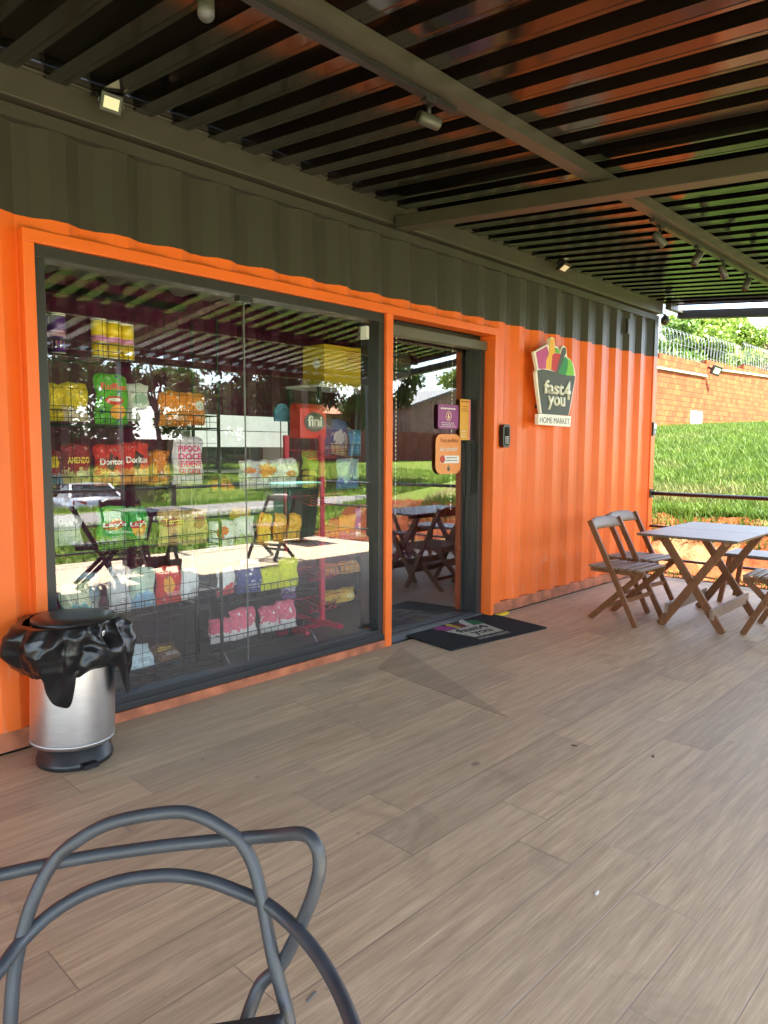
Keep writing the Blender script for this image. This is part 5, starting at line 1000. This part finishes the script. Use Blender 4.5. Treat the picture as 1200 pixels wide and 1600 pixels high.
# pale shelf unit at the back
M['lightbox'] = mat('lit_header_panel', (0.7, 0.72, 0.66), 0.5, emit=((0.92, 1.0, 0.88), 0.045))
gu = empty('shelf_unit', (3.61, 2.1, 0.02), label='pale shelf unit with a white two panel header against the purple wall', cat='shelf')
MB().box(3.12, 4.10, 1.90, 1.93, 1.46, 1.585).build('header_panel', M['lightbox'], gu); MB().box(3.12, 4.10, 1.90, 1.93, 1.32, 1.452).build('header_panel', M['lightbox'], gu)
MB().box(3.10, 4.12, 2.30, 2.33, 0.021, 1.60).build('back_panel', M['ink'], gu)
for x_ in (3.115, 4.105): MB().box(x_-0.015, x_+0.015, 1.94, 2.30, 0.021, 1.585).build('side', M['off_white'], gu)
for z_ in (0.12, 0.45, 0.78, 1.10): MB().box(3.131, 4.089, 1.95, 2.295, z_, z_+0.02).build('shelf', M['off_white'], gu)
# pendant bar lamp and air conditioner
pl = empty('pendant_lamp', (2.16, 1.2, 2.24), label='black linear pendant lamp under the shop ceiling', cat='lamp')
MB().box(1.50, 2.62, 1.17, 1.23, 2.235, 2.275).build('housing', M['black_plastic'], pl)
for x_ in (1.62, 2.48): MB().tube([(x_, 1.2, 2.275), (x_, 1.2, 2.59)], 0.003, 5).build('cord', M['wire'], pl)
ac = empty('air_conditioner', (5.6, 2.24, 2.10), label='white air conditioner high on the wall behind the door', cat='air conditioner')
bevel(MB().prism([(2.345, 2.08), (2.345, 2.36), (2.17, 2.36), (2.13, 2.30), (2.14, 2.14), (2.20, 2.08)], 5.2, 6.0, 'YZ').build('case', M['off_white'], ac), 0.01)
MB().box(5.25, 5.95, 2.128, 2.136, 2.15, 2.165).build('vent', M['ink'], ac)

# ------------------------------------------------------------------ brick wall with coiled wire, conduit and lamp
def brick_mat(name, a, b_, mortar, bw=0.34, bh=0.19, axis='X'):
    m, N, L, bs = nodes(name)
    ge = N.new('ShaderNodeNewGeometry'); sp = N.new('ShaderNodeSeparateXYZ'); cb_ = N.new('ShaderNodeCombineXYZ'); L.new(ge.outputs['Position'], sp.inputs[0]); L.new(math_node(N, L, 'ADD', sp.outputs['X'], sp.outputs['Y']), cb_.inputs[0]); L.new(sp.outputs['Z'], cb_.inputs[1])
    br = N.new('ShaderNodeTexBrick'); br.inputs['Scale'].default_value = 1; br.inputs['Brick Width'].default_value = bw; br.inputs['Row Height'].default_value = bh; br.inputs['Mortar Size'].default_value = 0.010; br.inputs['Mortar Smooth'].default_value = 0.3; br.inputs['Bias'].default_value = 0
    br.inputs['Color1'].default_value = c4(a); br.inputs['Color2'].default_value = c4(b_); br.inputs['Mortar'].default_value = c4(mortar); L.new(cb_.outputs[0], br.inputs['Vector'])
    n = N.new('ShaderNodeTexNoise'); n.inputs['Scale'].default_value = 3.5; n.inputs['Detail'].default_value = 8; n.inputs['Roughness'].default_value = 0.7; L.new(ge.outputs['Position'], n.inputs['Vector'])
    mr = N.new('ShaderNodeMapRange'); mr.inputs['From Min'].default_value = 0.3; mr.inputs['From Max'].default_value = 0.7; mr.inputs['To Min'].default_value = 0.72; mr.inputs['To Max'].default_value = 1.2; L.new(n.outputs['Fac'], mr.inputs['Value'])
    L.new(mixc(N, L, 1.0, br.outputs['Color'], mr.outputs[0], 'MULTIPLY'), bs.inputs['Base Color']); bs.inputs['Roughness'].default_value = 0.9; bs.inputs['Specular IOR Level'].default_value = 0.15
    bp = N.new('ShaderNodeBump'); bp.inputs['Strength'].default_value = 0.6; bp.inputs['Distance'].default_value = 0.02; bp.invert = True; L.new(br.outputs['Fac'], bp.inputs['Height']); L.new(bp.outputs[0], bs.inputs['Normal'])
    return m
M['brick'] = brick_mat('orange_block', (0.175, 0.036, 0.010), (0.25, 0.062, 0.017), (0.07, 0.016, 0.007))
M['brick_dark'] = brick_mat('dark_red_brick', (0.13, 0.045, 0.032), (0.19, 0.07, 0.05), (0.09, 0.05, 0.04), 0.3, 0.15)
M['brick_brown'] = brick_mat('brown_block', (0.20, 0.13, 0.10), (0.28, 0.19, 0.15), (0.14, 0.11, 0.09), 0.4, 0.2)
bwl = empty('brick_wall', (30, 7, 2.0), label='long orange hollow brick wall stepping up the grassy slope', cat='wall')
steps = [(12.0, 24.05, 4.38), (24.05, 28.35, 4.56), (28.35, 32.6, 4.72), (32.6, 36.8, 4.90), (36.8, 41, 5.08), (41, 60, 5.26)]
for x0, x1, zt in steps: MB().box(x0, x1, 7.0, 7.22, 0.8, zt).build('wall_bay', M['brick'], bwl)
MB().box(27.0, 28.1, 6.994, 7.0, 1.8, 2.75).build('paint_patch', mat('whitewash', (0.75, 0.74, 0.72), 0.8, var=0.3, vs=3), bwl)
cw = MB()
def coil(x0, x1, zt, pitch=0.33, r=0.50):
    nturn = int((x1-x0)/pitch); pts = []
    for i in range(nturn*12+1):
        a = 2*math.pi*i/12; pts.append((x0+pitch*i/12+0.16*math.sin(a*1.0+1.3), 7.11+0.16*math.cos(a), zt+0.47+r*math.sin(a)*1.0))
    for dz in (0.1, 0.5, 0.9): cw.tube([(x0, 7.11, zt+dz), (x1, 7.11, zt+dz)], 0.008, 3, cap=False)
    cw.tube(pts, 0.0075, 3, cap=False)
for x0, x1, zt in steps[1:5]: coil(x0, x1, zt)
M['galv'] = mat('galvanised_wire', (0.20, 0.21, 0.22), 0.5, metal=0.3)
o = cw.build('razor_wire', M['galv'], fix=False); tag(o, 'coil of galvanised security wire along the top of the brick wall', 'security wire'); origin_to(o, (30, 7.11, 4.9))
for lab, a, b_ in (('pale conduit pipe on the brick wall near the container', (20.5, 6.96, 4.0), (28.3, 6.96, 4.10)), ('pale conduit pipe right of the wall floodlight', (28.9, 6.96, 4.42), (40, 6.96, 4.78))):
    o = MB().tube([a, b_], 0.035, 8).build('conduit', M['off_white']); tag(o, lab, 'pipe', 'conduit pipes on the brick wall'); origin_to(o, a)
flood((28.55, 6.72, 4.32), 'pale green floodlight fixed high on the brick wall', (-0.5, -0.8, -0.4), 3.6)
o = MB().box(31.2, 31.55, 6.90, 6.92, 5.18, 5.55).build('warning_plate', mat('yellow_plate', (0.75, 0.5, 0.03), 0.5)); tag(o, 'small yellow warning plate on the wire over the brick wall', 'sign'); origin_to(o, (31.38, 6.91, 5.18))

# ------------------------------------------------------------------ trees
def leaf_mat(name, a, b_):
    m, N, L, b = nodes(name); ge = N.new('ShaderNodeNewGeometry')
    n = N.new('ShaderNodeTexNoise'); n.inputs['Scale'].default_value = 0.9; n.inputs['Detail'].default_value = 3; L.new(ge.outputs['Position'], n.inputs['Vector'])
    f = math_node(N, L, 'MULTIPLY_ADD', ge.outputs['Random Per Island'], 0.55, math_node(N, L, 'MULTIPLY_ADD', n.outputs['Fac'], 1.0, -0.28)); f = math_node(N, L, 'MINIMUM', math_node(N, L, 'MAXIMUM', f, 0.0), 1.0)
    col = mixc(N, L, f, a, b_); L.new(col, b.inputs['Base Color']); b.inputs['Roughness'].default_value = 0.55; b.inputs['Specular IOR Level'].default_value = 0.3
    tr = N.new('ShaderNodeBsdfTranslucent'); L.new(col, tr.inputs['Color']); mx = N.new('ShaderNodeMixShader'); mx.inputs[0].default_value = 0.3
    L.new(b.outputs[0], mx.inputs[1]); L.new(tr.outputs[0], mx.inputs[2]); L.new(mx.outputs[0], N['Material Output'].inputs['Surface']); return m
M['leaf_dark'] = leaf_mat('dark_leaves', (0.018, 0.040, 0.010), (0.06, 0.11, 0.02)); M['leaf_mid'] = leaf_mat('green_leaves', (0.035, 0.075, 0.012), (0.11, 0.18, 0.03)); M['leaf_light'] = leaf_mat('light_leaves', (0.07, 0.12, 0.015), (0.20, 0.28, 0.04)); M['leaf_dry'] = leaf_mat('dry_leaves', (0.09, 0.085, 0.03), (0.24, 0.20, 0.09))
M['bark'] = mat('grey_bark', (0.10, 0.08, 0.06), 0.9, var=0.4, vs=8, bump=0.8, bs=15)
def tree(lab, x, y, h, r, m, leaves=7000, size=0.12, trunk=0.35, seed=1, group='trees', clumps=16, kind='tree'):
    rs = np.random.default_rng(seed); z0 = float(ground_z(x, y)) - 0.1
    t = empty(kind, (x, y, z0), label=lab, cat='tree', group=group)
    tr = MB(); top = Vector((0.15*r*rs.normal(), 0.15*r*rs.normal(), h*0.62)); tb_ = 0.028*h
    tr.tube(spline([(0, 0, 0), (top.x*0.3+0.05*r, top.y*0.3, h*0.22), (top.x*0.7, top.y*0.7, h*0.45), tuple(top)], 4), [tb_*(1-0.75*i/12) for i in range(13)], 8)
    cl = []
    for i in range(clumps):
        a = rs.uniform(0, 2*np.pi); q = math.sqrt(rs.uniform(0.02, 1)); zz = h*(trunk + (1-trunk)*rs.uniform(0.12, 0.93)); k = math.sqrt(max(0.05, 1-((zz/h-trunk-(1-trunk)*0.45)/((1-trunk)*0.62))**2))
        c = Vector((math.cos(a)*q*r*0.85*k, math.sin(a)*q*r*0.85*k, zz)); cl.append((c, r*rs.uniform(0.22, 0.40)))
        if i < 9:
            st = Vector((top.x*0.6, top.y*0.6, h*rs.uniform(0.28, 0.52))); mid = (st+c)/2 + Vector((0, 0, 0.06*h)); tr.tube(spline([tuple(st), tuple(mid), tuple(c)], 3), [tb_*0.38*(1-0.12*j) for j in range(7)], 5)
    tr.build('trunk', M['bark'], t, local=True, fix=False)
    per = leaves//clumps; V = []
    for c, cr_ in cl:
        d_ = rs.normal(size=(per, 3)); d_ /= np.linalg.norm(d_, axis=1)[:, None]; rad = cr_*rs.random(per)**0.45*(0.75+0.5*rs.random(per))
        p = np.array(c) + d_*rad[:, None]*np.array([1.15, 1.15, 0.75]); nn = d_*0.6 + rs.normal(size=(per, 3))*0.7; nn /= np.linalg.norm(nn, axis=1)[:, None]
        a_ = np.cross(nn, rs.normal(size=(per, 3))); a_ /= np.linalg.norm(a_, axis=1)[:, None]; b2 = np.cross(nn, a_); s_ = size*rs.uniform(0.6, 1.5, per)[:, None]
        V.append(np.stack([p-a_*s_, p-b2*s_*0.45, p+a_*s_, p+b2*s_*0.45], 1))
    V = np.concatenate(V).reshape(-1, 3); nf = len(V)//4
    me = bpy.data.meshes.new('crown'); me.vertices.add(len(V)); me.vertices.foreach_set('co', V.ravel()); me.loops.add(len(V)); me.loops.foreach_set('vertex_index', np.arange(len(V), dtype=np.int32)); me.polygons.add(nf); me.polygons.foreach_set('loop_start', np.arange(0, len(V), 4, dtype=np.int32)); me.update(calc_edges=True)
    o = bpy.data.objects.new('crown', me); C.objects.link(o); me.materials.append(m); o.parent = t; return t
GR = 'trees across the meadow in the window reflection'; GW = 'trees behind the orange brick wall'
tree('broad dark tree at the left edge of the window reflection', 12.0, -27.0, 10.0, 3.5, M['leaf_dark'], 9500, 0.15, 0.16, 3, GR, 22)
tree('dark rounded tree low behind the gravel road at the left of the reflection', 14.2, -31.5, 5.4, 2.8, M['leaf_mid'], 5000, 0.13, 0.08, 41, GR, 16)
tree('bushy dark tree standing low behind the tall one in the reflection', 19.0, -26.0, 4.4, 2.8, M['leaf_dark'], 6000, 0.14, 0.06, 42, GR, 16)
tree('small slender tree with a light crown standing alone in the reflection', 15.1, -24.2, 5.4, 1.5, M['leaf_mid'], 3600, 0.12, 0.42, 4, GR, 11)
tree('tall full dark green tree in the middle of the window reflection', 16.9, -20.0, 8.0, 2.5, M['leaf_dark'], 7600, 0.13, 0.20, 5, GR, 24)
tree('dark tree whose crown meets the tall one in the reflection', 19.9, -20.6, 8.4, 2.5, M['leaf_dark'], 7000, 0.13, 0.20, 15, GR, 22)
tree('wide dark tree reflected behind the yellow carton', 22.9, -20.8, 7.4, 2.2, M['leaf_mid'], 5200, 0.13, 0.30, 6, GR, 20)
tree('dark tree reflected at the left edge of the glass door', 22.5, -17.7, 6.8, 1.45, M['leaf_dark'], 3800, 0.12, 0.36, 7, GR, 14)
tree('bright green tree above the brown gabled house', 57.0, -38.5, 9.8, 3.4, M['leaf_light'], 5000, 0.24, 0.25, 8, GR, 16)
tree('round green tree just over the dark red wall', 28.5, -33.0, 4.8, 2.6, M['leaf_mid'], 6000, 0.14, 0.2, 9, GR, 16)
tree('low green tree over the dark red wall near the small house', 37.0, -34.0, 4.6, 2.4, M['leaf_mid'], 4500, 0.15, 0.2, 10, GR, 14)
tree('dark tree over the dark red wall left of the small tree', 10.0, -33.0, 5.6, 3.0, M['leaf_dark'], 6000, 0.15, 0.2, 19, GR, 16)
for k, (x, y, h, r, m, lab) in enumerate(((38.0, 13.2, 6.0, 3.0, 'leaf_mid', 'light green tree over the brick wall next to the container corner'), (43.0, 12.8, 6.7, 2.7, 'leaf_light', 'light green tree over the brick wall, second from the container'), (47.5, 12.7, 7.0, 2.6, 'leaf_light', 'tallest bright tree over the brick wall'), (53.0, 13.6, 6.7, 2.5, 'leaf_dry', 'dry brownish tree over the brick wall'), (57.0, 12.3, 6.6, 2.3, 'leaf_dry', 'sparse dry tree at the right end of the brick wall'))):
    tree(lab, x, y, h, r, M[m], 8000, 0.17, 0.18, 30+k, GW, 20)

# ------------------------------------------------------------------ far buildings, wall and car across the meadow
M['wall_red'] = M['brick_dark']
rwl = empty('boundary_wall', (30, -30, 0), label='low dark red brick wall across the far side of the meadow', cat='wall')
def rwz(x): return float(ground_z(x, -30.0))
for i in range(10):
    x0 = -20 + i*11.0; x1 = x0+10.98; MB().box(x0, x1, -30.2, -30.0, 0.2, rwz((x0+x1)/2)+(1.15 if i < 4 else 1.85)+0.03*i).build('wall_bay', M['brick_dark'], rwl)
M['roof_tile'] = mat('clay_roof', (0.40, 0.16, 0.08), 0.85, var=0.4, vs=10, bump=0.5, bs=20)
hs = empty('gabled_house', (52, -38, 0), label='brown brick house with a wide gable behind the dark red wall', cat='house')
MB().prism([(43.0, 0.5), (64.0, 0.5), (64.0, 6.6), (48.6, 6.6), (43.0, 5.1)], -39.5, -34.2, 'XZ').build('wall', M['brick_brown'], hs)
MB().prism([(42.6, 4.98), (42.6, 5.16), (48.5, 6.78), (64.4, 6.78), (64.4, 6.62), (48.6, 6.62)], -40.0, -33.8, 'XZ').build('roof', M['ink'], hs)
MB().box(51, 52.4, -34.205, -34.15, 3.6, 4.6).build('window', M['ink'], hs)
h2 = empty('small_house', (38, -38, 0), label='small pale house with an orange tiled roof beyond the dark red wall', cat='house')
MB().box(31.5, 42.0, -41, -36.5, 0.5, 4.2).build('wall', mat('pale_render', (0.5, 0.46, 0.38), 0.8), h2)
MB().prism([(-35.9, 4.15), (-35.9, 4.25), (-38.8, 5.3), (-41.6, 4.25), (-41.6, 4.15), (-38.8, 5.15)], 31.1, 42.4, 'YZ').build('roof', M['roof_tile'], h2)
# power pole
pp = empty('utility_pole', (15.6, -12.15-3.2, 0), label='slim dark utility pole beside the gravel road', cat='pole')
MB().tube([(15.6, -15.35, -0.2), (15.6, -15.35, 7.5)], [0.11, 0.08], 12).build('shaft', M['bark'], pp); MB().box(15.1, 16.1, -15.42, -15.28, 6.9, 7.0).build('crossarm', M['bark'], pp)
# silver saloon car parked on the road, its rear towards the shop
ca = empty('parked_car', (10.5, -21.2, float(ground_z(10.5, -21.2))), rz=R(10), label='silver saloon car parked below the meadow, rear towards the shop', cat='car')
M['car'] = mat('silver_car_paint', (0.50, 0.53, 0.57), 0.25, metal=0.5, var=0.02, coat=0.6); M['car_glass'] = mat('dark_car_glass', (0.01, 0.012, 0.014), 0.05); M['tyre'] = mat('tyre_rubber', (0.015, 0.015, 0.016), 0.8)
# sections along y (rear y=+2.2 to nose y=-2.2): half width, sill z, belt z
cs = [(2.22, 0.70, 0.42, 0.78), (2.12, 0.82, 0.30, 0.98), (1.7, 0.87, 0.24, 1.02), (0.9, 0.89, 0.22, 0.98), (-0.3, 0.89, 0.22, 0.95), (-1.2, 0.88, 0.24, 0.90), (-1.9, 0.80, 0.28, 0.78), (-2.2, 0.62, 0.36, 0.62)]
vs = []; 
for y, hw_, zs, zb in cs:
    vs += [(-hw_*0.92, y, zs), (-hw_, y, zs+0.12), (-hw_, y, (zs+zb)/2), (-hw_*0.93, y, zb), (0, y, zb+0.03), (hw_*0.93, y, zb), (hw_, y, (zs+zb)/2), (hw_, y, zs+0.12), (hw_*0.92, y, zs)]
k = 9; fs = [(i*k+j, i*k+j+1, (i+1)*k+j+1, (i+1)*k+j) for i in range(len(cs)-1) for j in range(k-1)] + [(i*k+k-1, i*k, (i+1)*k, (i+1)*k+k-1) for i in range(len(cs)-1)] + [tuple(range(k)), tuple((len(cs)-1)*k+j for j in range(k-1, -1, -1))]
MB().add(vs, fs, True).build('body', M['car'], ca, local=True)
gs = [(1.75, 0.76, 1.0, 1.02), (0.95, 0.60, 0.97, 1.40), (-0.15, 0.60, 0.96, 1.42), (-1.05, 0.74, 0.92, 0.94)]
vs = []
for y, hw_, zb, zt in gs: vs += [(-0.80, y, zb), (-hw_, y, zt), (hw_, y, zt), (0.80, y, zb)]
MB().add(vs, [(i*4+j, i*4+j+1, (i+1)*4+j+1, (i+1)*4+j) for i in range(3) for j in range(3)]).build('cabin_glass', M['car_glass'], ca, local=True)
MB().add([(-0.60, 0.97, 1.415), (0.60, 0.97, 1.415), (0.60, -0.2, 1.435), (-0.60, -0.2, 1.435), (0, 0.4, 1.47)], [(0, 1, 4), (1, 2, 4), (2, 3, 4), (3, 0, 4)], True).build('roof', M['car'], ca, local=True)
for sx in (-1, 1):
    MB().bar((sx*0.79, 1.70, 1.02), (sx*0.60, 0.95, 1.42), 0.07, 0.04, (1, 0, 0)).build('pillar', M['car'], ca, local=True)
    MB().bar((sx*0.42, 2.185, 0.86), (sx*0.80, 2.10, 0.88), 0.13, 0.05, (0, 0, 1)).build('taillight', mat('taillight_red', (0.35, 0.01, 0.012), 0.2), ca, local=True)
    for y in (1.35, -1.35):
        wv = MB(); wv.tube([(sx*0.70, y, 0.32), (sx*0.90, y, 0.32)], 0.32, 24); wo = wv.build('wheel', M['tyre'], ca, local=True)
        MB().tube([(sx*0.895, y, 0.32), (sx*0.908, y, 0.32)], 0.20, 16).build('rim', M['steel'], wo, local=True)
MB().box(-0.26, 0.26, 2.215, 2.235, 0.56, 0.68).build('number_plate', M['off_white'], ca, local=True)
MB().box(-0.75, 0.75, 2.12, 2.24, 0.34, 0.42).build('bumper', M['black_plastic'], ca, local=True)

# ------------------------------------------------------------------ small litter on the floor
def scrap(lab, x, y, pts, m, name, cat, h=0.006):
    o = MB().prism([(x+a, y+b_) for a, b_ in pts], 0.0012, h, 'XY').build(name, m); tag(o, lab, cat); origin_to(o, (x, y, 0))
scrap('tiny pale cigarette end lying in the middle of the porch floor', 1.89, -2.29, [(-0.011, -0.004), (0.009, -0.002), (0.009, 0.003), (-0.011, 0.002)], M['off_white'], 'cigarette_end', 'litter')
scrap('clear plastic straw wrapper on the floor behind the tube chair', 1.04, -1.99, [(-0.018, -0.006), (0.017, 0.003), (0.015, 0.009), (-0.020, 0.0)], M['joint'], 'wrapper', 'litter', 0.003)
scrap('yellow strip of card on the floor against the wall base by the door', 4.66, -0.05, [(-0.07, -0.018), (0.07, -0.018), (0.07, 0.016), (-0.07, 0.016)], M['carton'], 'card_strip', 'litter', 0.02)
for x, y, a, lab in ((2.94, -2.01, 0.5, 'dry brown leaf on the floor nearest the table'), (2.80, -1.71, 2.0, 'dry brown leaf on the floor between doormat and table')):
    q = [(0.013*math.cos(t)*math.cos(a)-0.004*math.sin(t)*math.sin(a), 0.013*math.cos(t)*math.sin(a)+0.004*math.sin(t)*math.cos(a)) for t in np.linspace(0, 2*math.pi, 9)[:-1]]
    scrap(lab, x, y, q, M['wood_dark'], 'dry_leaf', 'leaf', 0.004)
